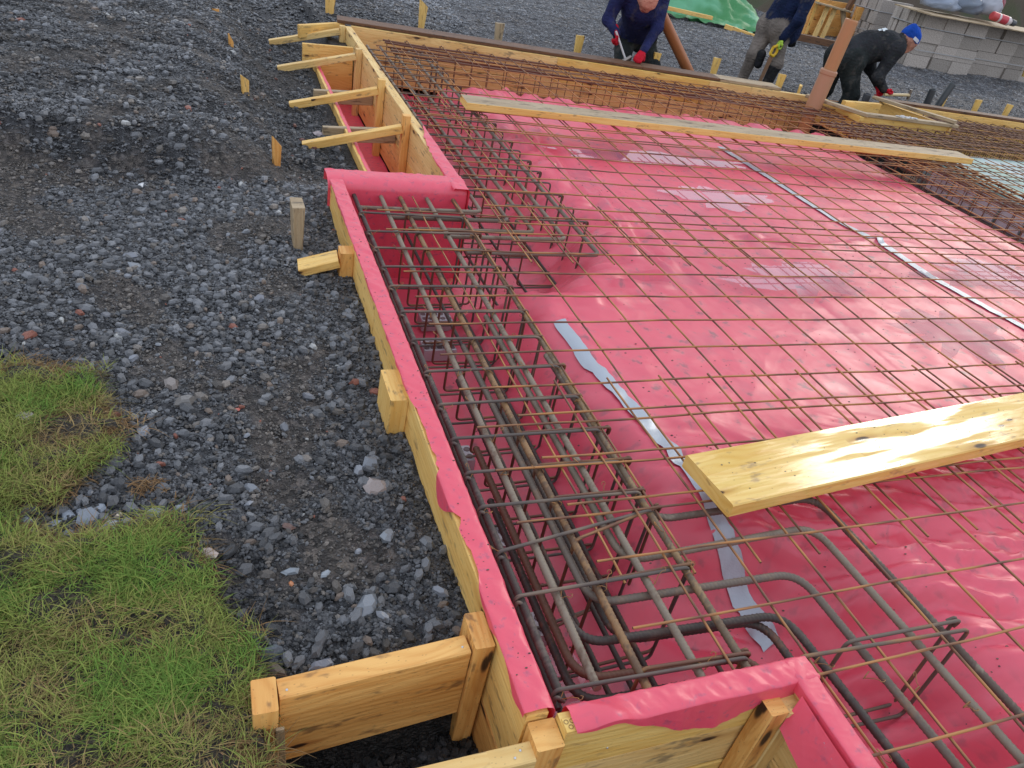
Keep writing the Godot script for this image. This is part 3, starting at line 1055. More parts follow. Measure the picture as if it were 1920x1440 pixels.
	# tape
	tag(obj("tape", ribbon([Vector2(1.365, -2.52), Vector2(1.377, -2.2), Vector2(1.409, -1.92), Vector2(1.430, -1.70), Vector2(1.440, -1.50), Vector2(1.465, -1.335), Vector2(1.502, -1.245), Vector2(1.523, -1.165), Vector2(1.553, -1.082), Vector2(1.56, -1.05)], 0.056, 0.010, membrane_y, 0.0), M.tape), "silver tape along the plastic beside the near cage", "tape")
	tag(obj("tape", ribbon([Vector2(3.86, -5.2), Vector2(3.88, -4.3), Vector2(3.9, -3.8), Vector2(3.98, -3.4), Vector2(3.97, -2.99), Vector2(4.08, -2.42), Vector2(4.1, -1.6)], 0.058, 0.008, membrane_y, 0.08), M.tape), "grey tape along the plastic across the middle of the slab", "tape")
	for b in [[Vector2(2.95, -2.9), 0.42, 0.20, 1.0, "puddle under the mesh left of the long grey tape"], [Vector2(3.5, -2.35), 0.30, 0.24, 2.0, "puddle nearest the right edge above the pale plank"], [Vector2(4.45, -3.0), 0.45, 0.22, 3.0, "puddle right of the long grey tape"], [Vector2(2.9, -4.75), 0.75, 0.13, 4.0, "long thin puddle just before the weathered plank"], [Vector2(3.15, -4.05), 0.35, 0.16, 5.0, "small puddle halfway to the weathered plank"], [Vector2(0.86, -0.98), 0.2, 0.16, 7.0, "water standing under the corner of the near cage"]]:
		puddle(b[4], b[0], b[1], b[2], b[3])

# ---------------------------------------------------------------- timber
func timber(called: String, label: String, category: String, a: Vector3, b: Vector3, wide: float, tall: float, w: int, up := Vector3.UP, group := "", bow := 0.0) -> MeshInstance3D:
	var o := obj(called, beam(a, b, wide, tall, up, 0.003, bow).mesh(), M.wood[w])
	tag(o, label, category, group)
	return o

func nails(parent: Node3D, spots: Array, no: Vector3) -> void:
	for s in spots:
		var mb := MB.new()
		var q := Basis(Quaternion(Vector3.UP, no))
		lathe(mb, [Vector2(0.0028, -0.004), Vector2(0.0028, 0.0006), Vector2(0.0018, 0.0016), Vector2(0.0, 0.0018)], 8, Transform3D(q, s), Color(0.6, 0.6, 0.6))
		part("nail", mb.mesh(), M.metal, parent)

func stake(label: String, at: Vector3, top: float, wide: float, deep: float, w: int, turn := 0.0, torn := false, tip := 0.6) -> void:
	# a pointed peg driven into the ground, its head bruised or split
	var mb := MB.new()
	var lean := Vector3(rng.randf_range(-0.04, 0.04), 1, rng.randf_range(-0.04, 0.04))
	var bx := Basis(Vector3.UP, turn)
	beam_into(mb, at + Vector3(0, top - tip, 0) - lean * 0.0, at + Vector3(lean.x * tip, top, lean.z * tip), wide, deep, bx.z, 0.004)
	for k in mb.v.size():
		var f := (mb.v[k].y - (at.y + top - tip)) / tip
		if f > 0.95:
			var l := bx.inverse() * (mb.v[k] - at)
			if torn: mb.v[k].y += clampf(l.x / wide, -0.5, 0.5) * -0.07
			else: mb.v[k].y += 0.006 * nz.get_noise_2d(l.x * 60.0, l.z * 60.0)
		elif f < 0.05:
			mb.v[k] = mb.v[k].lerp(Vector3(at.x, mb.v[k].y, at.z), 0.8)
	var o := obj("timber_stake", mb.mesh(), M.wood[w])
	tag(o, label, "stake", "stakes driven in around the formwork")

func back_z(x: float) -> float:
	return -7.08 + (x - 1.205) * 0.1198

func right_z(x: float) -> float:
	return -6.60 + (x - 7.02) * 0.0753

func formwork() -> void:
	var W := Vector3.ZERO
	# left run
	var l := thing("formwork_board", "long yellow left formwork board with red plastic over its top", "formwork board")
	for s in [[-0.74, -2.36], [-2.364, -3.50]]:
		part("board", beam(Vector3(0.566, -0.072, s[0]), Vector3(0.566, -0.072, s[1]), 0.047, 0.225, Vector3.UP, 0.003).mesh(), M.wood[0], l)
		part("board", beam(Vector3(0.566, -0.301, s[0]), Vector3(0.566, -0.301, s[1]), 0.047, 0.225, Vector3.UP, 0.003).mesh(), M.wood[2], l)
	var st := thing("formwork_board", "board of the step in the left formwork under smooth plastic", "formwork board")
	part("board", beam(Vector3(0.545, -0.112, -3.532), Vector3(1.20, -0.112, -3.532), 0.047, 0.225).mesh(), M.wood[0], st)
	part("board", beam(Vector3(0.545, -0.341, -3.532), Vector3(1.20, -0.341, -3.532), 0.047, 0.225).mesh(), M.wood[2], st)
	part("board", beam(Vector3(0.575, -0.075, -3.612), Vector3(1.13, -0.075, -3.612), 0.047, 0.225).mesh(), M.wood[0], st)
	var s2 := thing("formwork_board", "greyish board held by four raking struts behind the step", "formwork board")
	part("board", beam(Vector3(1.170, -0.070, -3.60), Vector3(1.170, -0.070, -7.05), 0.058, 0.225).mesh(), M.wood[1], s2)
	part("board", beam(Vector3(1.170, -0.299, -3.60), Vector3(1.170, -0.299, -7.05), 0.058, 0.225).mesh(), M.wood[0], s2)
	# posts and raking struts
	var zs := [-4.50, -5.28, -6.18, -7.0]
	var names := ["nearest", "second", "third", "farthest"]
	for k in 4:
		var z: float = zs[k]
		timber("formwork_post", "short %s post nailed outside the board behind the step" % [["brown nearest", "yellow second", "yellow third", "pale farthest"][k]], "post", Vector3(1.116, -0.52, z), Vector3(1.116, [0.085, 0.08, 0.06, 0.05][k], z), 0.046, 0.05, [2, 0, 1, 1][k], Vector3(0, 0, 1))
		timber("raking_strut", "%s raking strut from the gravel up to the post behind the step" % names[k], "strut", Vector3(0.535, -0.160, z - 0.05), Vector3(1.094, 0.005, z + 0.005), 0.055, 0.045, [0, 0, 1, 1][k])
	timber("pit_brace", "weathered low brace across the pit below the nearest strut", "brace", Vector3(0.68, -0.16, -4.80), Vector3(1.135, -0.15, -4.84), 0.04, 0.09, 3)
	timber("pit_brace", "weathered low brace across the pit below the second strut", "brace", Vector3(0.72, -0.16, -5.60), Vector3(1.135, -0.15, -5.64), 0.04, 0.09, 3)
	timber("pit_board", "low outer board of the pit under the raking struts", "formwork board", Vector3(0.825, -0.235, -3.65), Vector3(0.825, -0.235, -6.5), 0.032, 0.24, 0)
	timber("pit_board", "yellow end board of the pit beside the far corner", "formwork board", Vector3(0.74, -0.23, -6.48), Vector3(1.13, -0.22, -6.49), 0.03, 0.44, 0)
	timber("pit_board", "yellow board leaning behind the farthest strut at the far corner", "formwork board", Vector3(0.76, -0.03, -6.98), Vector3(1.15, 0.0, -7.16), 0.035, 0.10, 0)
	fold_pit()
	# back run
	var b := thing("formwork_board", "yellow back formwork wall with a dark wet plank along its top", "formwork board")
	var cuts := [1.205, 3.05, 4.60, 5.86]
	for k in 3:
		for row in 2:
			var x0: float = cuts[k] + 0.001
			var x1: float = cuts[k + 1] - 0.001
			part("board", beam(Vector3(x0, -0.070 - row * 0.228, back_z(x0) - 0.028), Vector3(x1, -0.070 - row * 0.228, back_z(x1) - 0.028), 0.047, 0.224).mesh(), M.wood[[1, 5, 1][k] if row == 0 else 1], b)
	for k in [[1.10, 3.9, 4], [3.904, 4.72, 4], [4.724, 5.40, 3]]:
		part("capping_plank", beam(Vector3(k[0], 0.058, back_z(k[0]) - 0.125), Vector3(k[1], 0.058, back_z(k[1]) - 0.125), 0.20, 0.026).mesh(), M.wood[k[2]], b)
	# recess
	var r := thing("formwork_box", "yellow box of boards set into the back formwork", "formwork box")
	for k in [[Vector3(5.852, -0.07, -6.54), Vector3(5.852, -0.07, -5.90), 0.05, 0.235, 5], [Vector3(5.88, -0.07, -5.948), Vector3(7.02, -0.07, -5.948), 0.05, 0.235, 5], [Vector3(7.048, -0.07, -5.92), Vector3(6.80, -0.07, -6.70), 0.05, 0.235, 0],
			[Vector3(5.60, 0.062, -6.46), Vector3(5.92, 0.066, -5.90), 0.07, 0.03, 3], [Vector3(5.93, 0.064, -5.94), Vector3(7.10, 0.060, -5.92), 0.07, 0.03, 3], [Vector3(6.70, 0.075, -6.72), Vector3(7.05, 0.098, -5.90), 0.07, 0.03, 3], [Vector3(6.08, -0.02, -6.45), Vector3(6.62, -0.02, -6.52), 0.05, 0.16, 0], [Vector3(6.16, -0.02, -6.40), Vector3(6.20, -0.02, -6.02), 0.16, 0.03, 0]]:
		part("board", beam(k[0], k[1], k[2], k[3]).mesh(), M.wood[k[4]], r)
	var lump := MB.new()
	var lr := RandomNumberGenerator.new()
	lr.seed = 3
	for k in 7: chip(lump, Vector3(6.32 + k * 0.035, 0.083, -5.94 + lr.randf_range(-0.02, 0.02)), 0.028, lr, 0.6)
	part("plaster_lump", lump.mesh(), M.paint, r)
	var rb := thing("formwork_board", "yellow back formwork wall running off the right edge", "formwork board")
	for row in 2:
		part("board", beam(Vector3(6.80, -0.070 - row * 0.228, right_z(6.80) - 0.05), Vector3(13.0, -0.070 - row * 0.228, right_z(13.0) - 0.05), 0.047, 0.224).mesh(), M.wood[0], rb)
	part("capping_plank", beam(Vector3(6.78, 0.058, right_z(6.78) - 0.105), Vector3(13.0, 0.058, right_z(13.0) - 0.105), 0.12, 0.026).mesh(), M.wood[4], rb)
	# near run
	var n := thing("formwork_board", "pale front formwork boards at the bottom of the picture", "formwork board")
	var n1 := part("board", beam(Vector3(0.605, -0.028, -0.711), Vector3(1.165, -0.028, -0.711), 0.047, 0.135).mesh(), M.wood[5], n)
	part("board", beam(Vector3(0.605, -0.168, -0.713), Vector3(1.165, -0.168, -0.713), 0.045, 0.140).mesh(), M.wood[1], n)
	part("board", beam(Vector3(0.605, -0.312, -0.711), Vector3(1.165, -0.312, -0.711), 0.047, 0.14).mesh(), M.wood[5], n)
	nails(n1, [Vector3(0.98, -0.062, -0.687), Vector3(0.72, -0.05, -0.687)], Vector3(0, 0, 1))
	var strip := part("stamped_strip", beam(Vector3(0.607, 0.041, -0.703), Vector3(0.80, 0.041, -0.703), 0.030, 0.006, Vector3.UP, 0.001).mesh(), M.wood[5], n)
	var dots := MB.new()
	for k in 15:
		for j in 2:
			ring(dots, Vector3(0.613 + k * 0.0125 + j * 0.006, 0.0446, -0.709 + j * 0.0115), 0.0035, 0.0052, Color(0.30, 0.17, 0.06))
	part("print", dots.mesh(), M.paint, strip)
	var ns := thing("formwork_board", "board at the lower right corner under a double fold of plastic", "formwork board")
	part("board", beam(Vector3(1.190, -0.072, -0.735), Vector3(1.190, -0.072, 1.5), 0.047, 0.225).mesh(), M.wood[1], ns)
	part("board", beam(Vector3(1.190, -0.301, -0.735), Vector3(1.190, -0.301, 1.5), 0.047, 0.225).mesh(), M.wood[1], ns)
	timber("formwork_post", "square corner post with mud on its top beside the near corner", "post", Vector3(0.574, -0.5, -0.705), Vector3(0.574, 0.022, -0.705), 0.058, 0.062, 2, Vector3(0, 0, 1))
	timber("formwork_post", "wet orange post against the front boards at the right corner", "post", Vector3(1.100, -0.5, -0.663), Vector3(1.100, 0.012, -0.663), 0.046, 0.046, 2, Vector3(0, 0, 1))
	timber("formwork_post", "grey split post beside the wet orange post", "post", Vector3(1.147, -0.5, -0.662), Vector3(1.147, 0.006, -0.662), 0.042, 0.046, 1, Vector3(0, 0, 1))
	# boxed hole at the lower left
	var sb := timber("side_board", "short orange board across the gravel at the bottom left", "board", Vector3(0.092, -0.1125, -0.922), Vector3(0.488, -0.1125, -0.952), 0.047, 0.225, 2)
	nails(sb, [Vector3(0.108, 0.0003, -0.916), Vector3(0.474, 0.0003, -0.944)], Vector3.UP)
	var lb := timber("side_board", "muddy lower board at the bottom edge left of the corner post", "board", Vector3(-0.03, -0.055, -0.684), Vector3(0.545, -0.052, -0.690), 0.042, 0.11, 1)
	nails(lb, [Vector3(0.505, 0.0035, -0.683), Vector3(0.52, 0.0035, -0.695)], Vector3.UP)
	timber("formwork_post", "post with ringed end grain where the short board meets the left wall", "post", Vector3(0.510, -0.5, -0.962), Vector3(0.516, 0.020, -0.966), 0.095, 0.045, 2, Vector3(1, 0, 0))
	split_post()
	timber("formwork_post", "broad double post outside the left formwork halfway along", "post", Vector3(0.512, -0.42, -1.885), Vector3(0.516, 0.022, -1.885), 0.165, 0.056, 0, Vector3(1, 0, 0))
	timber("formwork_post", "small post with a flat cleat outside the left formwork", "post", Vector3(0.514, -0.4, -2.845), Vector3(0.516, 0.008, -2.845), 0.075, 0.054, 2, Vector3(1, 0, 0))
	timber("cleat", "flat cleat between the gravel and the small left post", "cleat", Vector3(0.335, -0.085, -2.86), Vector3(0.488, -0.035, -2.85), 0.10, 0.035, 0)
	# stakes
	stake("thick grey-topped stake in the gravel left of the formwork", Vector3(0.355, 0, -3.05), 0.105, 0.05, 0.125, 3)
	stake("thin torn stake on the bank left of the nearest strut", Vector3(0.335, 0, -3.97), 0.055, 0.05, 0.02, 2, 0.5, true)
	stake("small yellow stake on the bank above the torn one", Vector3(0.26, 0, -5.06), 0.045, 0.05, 0.02, 0, 0.4, true)
	stake("tiny brown stake deep in the far bank", Vector3(0.21, 0, -6.08), 0.045, 0.035, 0.02, 2, 0.3, true)
	stake("stub of a stake at the top of the far bank", Vector3(0.12, 0, -7.0), 0.05, 0.05, 0.03, 2, 0.3)
	stake("rounded yellow stake behind the far corner at the top edge", Vector3(1.17, 0, -8.16), 0.10, 0.10, 0.03, 0)
	stake("leaning yellow stake behind the back wall near its left end", Vector3(2.13, 0, -8.39), 0.10, 0.09, 0.03, 0, 0.2, true)
	stake("square grey stake behind the back wall left of the kneeling worker", Vector3(2.78, 0, -7.75), 0.115, 0.09, 0.05, 3)
	stake("yellow stake just left of the worker in the blue sweater", Vector3(3.62, 0, -7.70), 0.115, 0.09, 0.035, 5)
	stake("pale stake half hidden behind the blue-sweatered arm", Vector3(4.36, 0, -7.40), 0.10, 0.08, 0.03, 5)
	stake("yellow stake between the leaning pipe and the worker with the saw", Vector3(5.16, 0, -7.48), 0.115, 0.09, 0.03, 5)
	stake("yellow stake at the end of the dark capping plank", Vector3(5.62, 0, -6.95), 0.135, 0.09, 0.03, 5)
	stake("low yellow stake end beside the upright clay pipe", Vector3(5.78, 0, -6.80), 0.085, 0.12, 0.03, 5, 0.9)
	stake("pale stake behind the two grey pipes", Vector3(8.2, 0, -7.15), 0.11, 0.05, 0.03, 5)
	stake("left one of two pale stakes at the right edge", Vector3(8.72, 0, -7.12), 0.115, 0.095, 0.03, 5)
	stake("right one of two pale stakes at the right edge", Vector3(9.12, 0, -7.05), 0.125, 0.095, 0.03, 5)

func ring(mb: MB, c: Vector3, r0: float, r1: float, col: Color) -> void:
	var s := mb.v.size()
	for k in 10:
		var a := TAU * k / 10
		mb.vert(c + Vector3(cos(a), 0, sin(a)) * r0, Vector3.UP, Vector2.ZERO, col)
		mb.vert(c + Vector3(cos(a), 0, sin(a)) * r1, Vector3.UP, Vector2.ZERO, col)
	for k in 10:
		var q := (k + 1) % 10
		mb.quad(s + k * 2, s + k * 2 + 1, s + q * 2 + 1, s + q * 2)

func fold_pit() -> void:
	var mb := MB.new()
	for s in 61:
		var z := lerpf(-3.68, -6.42, s / 60.0)
		var w := 0.006 * nz.get_noise_2d(z * 6.0, 2.0)
		for j in 8:
			var prof := [Vector2(0.824, -0.1125), Vector2(0.830, -0.112), Vector2(0.838, -0.112), Vector2(0.8435, -0.1125), Vector2(0.8450, -0.118), Vector2(0.850, -0.20), Vector2(0.86, -0.30), Vector2(0.875, -0.447)]
			var q: Vector2 = prof[j]
			mb.vert(Vector3(q.x + w * (1.0 if j > 3 else -1.0), q.y + absf(w) * 0.5, z), Vector3.UP if j < 4 else Vector3.RIGHT)
	for s in 60:
		for j in 7:
			var a := s * 8 + j
			mb.quad(a, a + 8, a + 9, a + 1)
	mb.smooth_normals()
	tag(obj("plastic_sheet", mb.mesh(), M.flap), "red plastic lining the low pit under the raking struts", "plastic sheet")
	var fl := MB.new()
	for s in 41:
		var z := lerpf(-3.64, -6.5, s / 40.0)
		for j in 5:
			fl.vert(Vector3(lerpf(0.86, 1.145, j / 4.0), -0.432 + 0.012 * nz.get_noise_2d(z * 5.0, j * 0.6), z), Vector3.UP)
	for s in 40:
		for j in 4:
			var a := s * 5 + j
			fl.quad(a, a + 5, a + 6, a + 1)
	fl.smooth_normals()
	tag(obj("plastic_sheet", fl.mesh(), M.flap), "red plastic on the floor of the low pit", "plastic sheet")

func split_post() -> void:
	var t := thing("split_post", "broken post with splintered orange wood at the bottom left", "post")
	part("post", beam(Vector3(0.066, -0.5, -0.905), Vector3(0.066, 0.004, -0.910), 0.076, 0.047, Vector3(1, 0, 0)).mesh(), M.wood[2], t)
	for k in 9:
		var x := 0.048 + k * 0.0042
		var top := -0.085 - 0.035 * absf(sin(k * 2.3))
		part("splinter", beam(Vector3(x, -0.5, -0.861 + 0.004 * sin(k * 3.1)), Vector3(x + 0.003 * sin(k * 1.7), top, -0.862), 0.006, 0.008 + 0.006 * absf(cos(k * 2.0)), Vector3(1, 0, 0), 0.001).mesh(), M.wood[2], t)
	var mb := MB.new()
	beam_into(mb, Vector3(0.098, -0.5, -0.845), Vector3(0.092, -0.05, -0.868), 0.016, 0.036, Vector3(1, 0, 0), 0.003)
	for k in mb.v.size():
		if mb.v[k].y > -0.1: mb.v[k] = mb.v[k].lerp(Vector3(0.092, mb.v[k].y, -0.868), 0.55)
	part("split_slab", mb.mesh(), M.wood[3], t)

# ---------------------------------------------------------------- steel
func wire_wave(a: Vector3, b: Vector3, step: float, amp: float) -> PackedVector3Array:
	var p := PackedVector3Array()
	var n := maxi(2, int(a.distance_to(b) / step))
	var ph := rng.randf() * 50.0
	var s := (b - a).normalized().cross(Vector3.UP)
	for k in n + 1:
		var q := a.lerp(b, float(k) / n)
		q.y += amp * 0.7 * nz.get_noise_2d(q.x * 0.9, q.z * 0.9 + 5.0) + amp * 0.35 * nz.get_noise_2d(ph, k * step * 1.2)
		q += s * amp * 0.6 * nz.get_noise_2d(ph + 9.0, k * step * 0.9)
		p.append(q)
	return p

func mesh_sheet(label: String, x0: float, x1: float, z0: float, z1: float, xf: float, zf: float, y: float, bright: float, step: float) -> void:
	var t := thing("reinforcing_mesh", label, "steel mesh", "sheets of rusty reinforcing mesh laid over the slab")
	var z := zf
	while z > z1 + 0.02:
		part("wire", rod(wire_wave(Vector3((1.235 if z > -0.74 else x0) + rng.randf_range(-0.006, 0.006), y, z), Vector3(x1, y, z), step, 0.010), 0.0037, 6, BROWN, RUST, bright), M.steel, t)
		z -= 0.2
	var x := xf
	while x < x1 - 0.02:
		part("wire", rod(wire_wave(Vector3(x, y - 0.0085, minf(z0, -0.752) if x < 1.23 else z0), Vector3(x, y - 0.0085, z1 + rng.randf_range(-0.006, 0.006)), step, 0.010), 0.0037, 6, BROWN, RUST, bright + rng.randf_range(-0.1, 0.1)), M.steel, t)
		x += 0.203
	
func link_path(a: Vector3, b: Vector3, top: float, low: float, tail: float) -> PackedVector3Array:
	var d := (b - a).normalized()
	var s := d.cross(Vector3.UP) * 0.011
	var A := Vector3(a.x, top, a.z)
	var B := Vector3(b.x, top, b.z)
	return resample(fillet([A + d * tail * 0.7 - Vector3.UP * 0.018 + s, A + s * 0.6, Vector3(a.x, low, a.z), Vector3(b.x, low, b.z), B, A + Vector3.UP * 0.001 - s * 0.5, A - Vector3.UP * tail], 0.022, 4), 0.06)

func tie(p: Vector3, parent: Node3D) -> void:
	var q := PackedVector3Array()
	var a := rng.randf() * TAU
	var d := Vector3(cos(a), 0, sin(a))
	for k in 8:
		var e := TAU * k / 7.0
		q.append(p + d * 0.013 * cos(e) + Vector3.UP * (0.010 * sin(e)))
	var h := Vector3(d.z, 0.9, -d.x).normalized()
	var l := rng.randf_range(0.02, 0.045)
	q.append(p + h * l * 0.6 + d * 0.01)
	q.append(p + h * l + d * 0.014)
	for k in 5:
		var e := TAU * k / 5.0
		q.append(p + h * (l + 0.006 - 0.006 * cos(e)) + d * (0.014 + 0.006 * sin(e)))
	var mb := MB.new()
	rod_into(mb, q, 0.0011, 4, RIPE, RUST, 0.3)
	part("tie_wire", mb.mesh(), M.steel, parent)

func reinforcement() -> void:
	mesh_sheet("mesh sheet nearest the camera, orange rusty wires under the pale plank", 0.87, 5.4, 0.55, -1.90, 1.065, 0.49, 0.014, 0.52, 0.06)
	mesh_sheet("mesh sheet beside the near cage, reaching from the pale plank to the middle", 0.72, 5.5, -1.05, -3.48, 0.93, -1.28, 0.0, 0.45, 0.07)
	mesh_sheet("mesh sheet in the middle, its near ends behind the first puddles", 1.27, 6.0, -2.77, -5.17, 1.30, -2.97, 0.014, 0.55, 0.12)
	mesh_sheet("farthest mesh sheet, passing under the weathered plank to the back wall", 1.34, 6.2, -4.55, -6.72, 1.35, -4.66, 0.0, 0.60, 0.15)
	mesh_sheet("mesh sheet at the right edge over the inner beam", 5.1, 9.9, -2.4, -4.9, 5.2, -2.5, 0.02, 0.5, 0.2)
	mesh_sheet("mesh sheet at the right edge in front of the boxed recess", 5.7, 10.5, -4.3, -6.3, 5.8, -4.45, 0.006, 0.5, 0.2)
	left_cage()
	cranked_bars()
	second_cage()
	back_cage()
	inner_cage()

func left_cage() -> void:
	var t := thing("rebar_cage", "near cage of thick ribbed bars and links along the left formwork", "rebar cage")
	var tops := [[0.653, -0.79, -3.50], [0.752, -0.80, -3.50], [0.862, -0.77, -3.53], [1.000, -0.76, -3.52], [1.115, -0.765, -3.53]]
	var k := 0
	for b in tops:
		var p := resample(PackedVector3Array([Vector3(b[0] + [0.0, -0.012, -0.01, -0.008, 0.0][k], -0.020, b[1]), Vector3(b[0] + [0.0, 0.03, 0.015, 0.01, 0.03][k], -0.022, b[2])]), 0.0042)
		part("main_bar", rod(p, 0.0098, 10, [DARK, MILL, Color(0.13, 0.075, 0.04), MILL, Color(0.16, 0.11, 0.07)][k], [Color(0.13, 0.10, 0.08), Color(0.15, 0.10, 0.065), Color(0.27, 0.15, 0.065), Color(0.17, 0.12, 0.08), Color(0.30, 0.19, 0.09)][k], [0.2, 0.15, 0.45, 0.1, 0.3][k], 0.0115), M.steel, t)
		k += 1
	for x in [0.66, 0.80, 0.95, 1.09]:
		part("bottom_bar", rod(resample(PackedVector3Array([Vector3(x, -0.372, -0.78), Vector3(x + 0.01, -0.37, -3.48)]), 0.006), 0.0085, 8, DARK, BROWN, 0.2, 0.0115), M.steel, t)
	for x in [0.70, 0.90]:
		part("side_bar", rod(PackedVector3Array([Vector3(x, -0.16, -0.85), Vector3(x, -0.165, -3.4)]), 0.0075, 8, DARK, BROWN, 0.2), M.steel, t)
	var zs := [-0.80, -1.05, -1.19, -1.35, -1.485, -1.635, -1.80, -1.98, -2.175, -2.365, -2.56, -2.72, -2.89, -3.05, -3.25]
	for z in zs:
		var skew := rng.randf_range(-0.02, 0.01)
		if z == -1.19: skew = -0.09
		part("link", rod(link_path(Vector3(0.636, 0, z), Vector3(1.125, 0, z + skew), -0.004, -0.385, 0.03), 0.005, 7, Color(0.10, 0.08, 0.07), Color(0.22, 0.16, 0.11), 0.25), M.steel, t)
		part("link", rod(link_path(Vector3(1.150 + rng.randf_range(-0.02, 0.02), 0, z - 0.017 + skew), Vector3(0.855, 0, z - 0.017), -0.007, -0.378, 0.03), 0.005, 7, BROWN, RIPE, 0.2), M.steel, t)
	for z in zs:
		for x in [0.655, 0.752, 0.862, 1.0, 1.115]:
			if rng.randf() < 0.6: tie(Vector3(x, -0.014, z), t)
	for s in [[0.80, -1.60], [0.80, -2.02], [0.98, -3.0], [0.93, -2.75], [0.90, -0.90], [0.80, -1.25]]:
		spacer(s[0], s[1])

var spacer_no := 0
func spacer(x: float, z: float) -> void:
	var t := thing("spacer_block", ["white spacer brick with round holes midway under the near cage", "white spacer under the near cage beside the broad double post", "white spacer below the cage at the foot of the step", "white spacer just before the foot of the step", "spacer with holes by the front board", "spacer in the near cage by the torn plastic"][spacer_no], "spacer", "", Vector3(x, -0.425, z))
	spacer_no += 1
	var mb := MB.new()
	box_mb(mb, Vector3.ZERO, Vector3(0.15, 0.055, 0.085), 0.004, Color(0.44, 0.40, 0.42))
	part("body", mb.mesh(), M.plastic, t)
	for k in 5:
		for j in 2:
			var h := MB.new()
			lathe(h, [Vector2(0.0, 0.0008), Vector2(0.0105, 0.0008), Vector2(0.0115, 0.002), Vector2(0.0125, 0.0)], 12, Transform3D(Basis(), Vector3(-0.058 + k * 0.029, 0.0278, -0.02 + j * 0.04)), Color(0.16, 0.10, 0.10))
			part("hole", h.mesh(), M.plastic, t)

func cranked_bars() -> void:
	var bars := [
		[[Vector3(0.985, -0.045, -2.4), Vector3(0.98, -0.045, -1.145), Vector3(1.615, -0.03, -1.165), Vector3(1.66, -0.02, 0.5)], MILL, Color(0.2, 0.15, 0.11), "grey cranked bar turning at the far side of the near corner"],
		[[Vector3(0.838, -0.050, -2.2), Vector3(0.838, -0.050, -1.035), Vector3(1.452, -0.035, -1.02), Vector3(1.50, -0.03, 0.5)], Color(0.16, 0.125, 0.095), Color(0.22, 0.15, 0.1), "brown-grey cranked bar in the middle of the near corner"],
		[[Vector3(0.765, -0.055, -2.0), Vector3(0.765, -0.055, -0.935), Vector3(1.335, -0.05, -0.915), Vector3(1.40, -0.045, 0.5)], DARK, Color(0.10, 0.07, 0.055), "dark shiny cranked bar turning inside the near corner"],
		[[Vector3(0.875, -0.085, -1.9), Vector3(0.875, -0.085, -0.945), Vector3(1.285, -0.075, -0.925), Vector3(1.29, -0.05, 0.5)], DARK, Color(0.16, 0.08, 0.05), "dark cranked bar lying lower beside the front corner plastic"],
		[[Vector3(0.745, -0.10, -1.7), Vector3(0.745, -0.10, -0.875), Vector3(1.205, -0.09, -0.842), Vector3(1.238, -0.09, 0.5)], BROWN, Color(0.18, 0.08, 0.05), "rust brown cranked bar closest to the front board"],
		[[Vector3(0.735, -0.13, -1.5), Vector3(0.735, -0.13, -0.835), Vector3(1.20, -0.11, -0.810), Vector3(1.262, -0.12, 0.5)], DARK, BROWN, "lowest cranked bar beneath the rust brown one at the front board"],
		[[Vector3(1.12, -0.030, -2.1), Vector3(1.12, -0.030, -1.262), Vector3(1.70, -0.020, -1.268), Vector3(1.76, -0.015, 0.5)], Color(0.11, 0.075, 0.055), MILL, "cranked bar that runs out below the end of the pale plank"]]
	for b in bars:
		var o := obj("cranked_bar", rod(resample(fillet(b[0], 0.075, 8), 0.0045), 0.0102, 10, b[1], b[2], 0.2, 0.0118), M.steel)
		tag(o, b[3], "steel bar", "cranked bars at the near corner")
	var t := thing("rebar_links", "links between the bars that leave the near corner", "rebar links")
	for z in [-0.755, -0.40, -0.1]:
		part("link", rod(link_path(Vector3(1.245, 0, z), Vector3(1.775, 0, z + 0.015), 0.006, -0.375, 0.03), 0.0052, 7, Color(0.13, 0.10, 0.075), RIPE, 0.3), M.steel, t)
		part("link", rod(link_path(Vector3(1.775, 0, z - 0.02), Vector3(1.40, 0, z - 0.02), 0.004, -0.375, 0.03), 0.0052, 7, Color(0.13, 0.10, 0.075), RIPE, 0.3), M.steel, t)
	for k in 12: tie(Vector3(1.29 + 0.1 * (k % 4), -0.004, -0.75 + 0.06 * k), t)
	part("bottom_bar", rod(PackedVector3Array([Vector3(1.3, -0.36, -1.0), Vector3(1.3, -0.36, 0.8)]), 0.008, 8, DARK, BROWN, 0.2), M.steel, t)

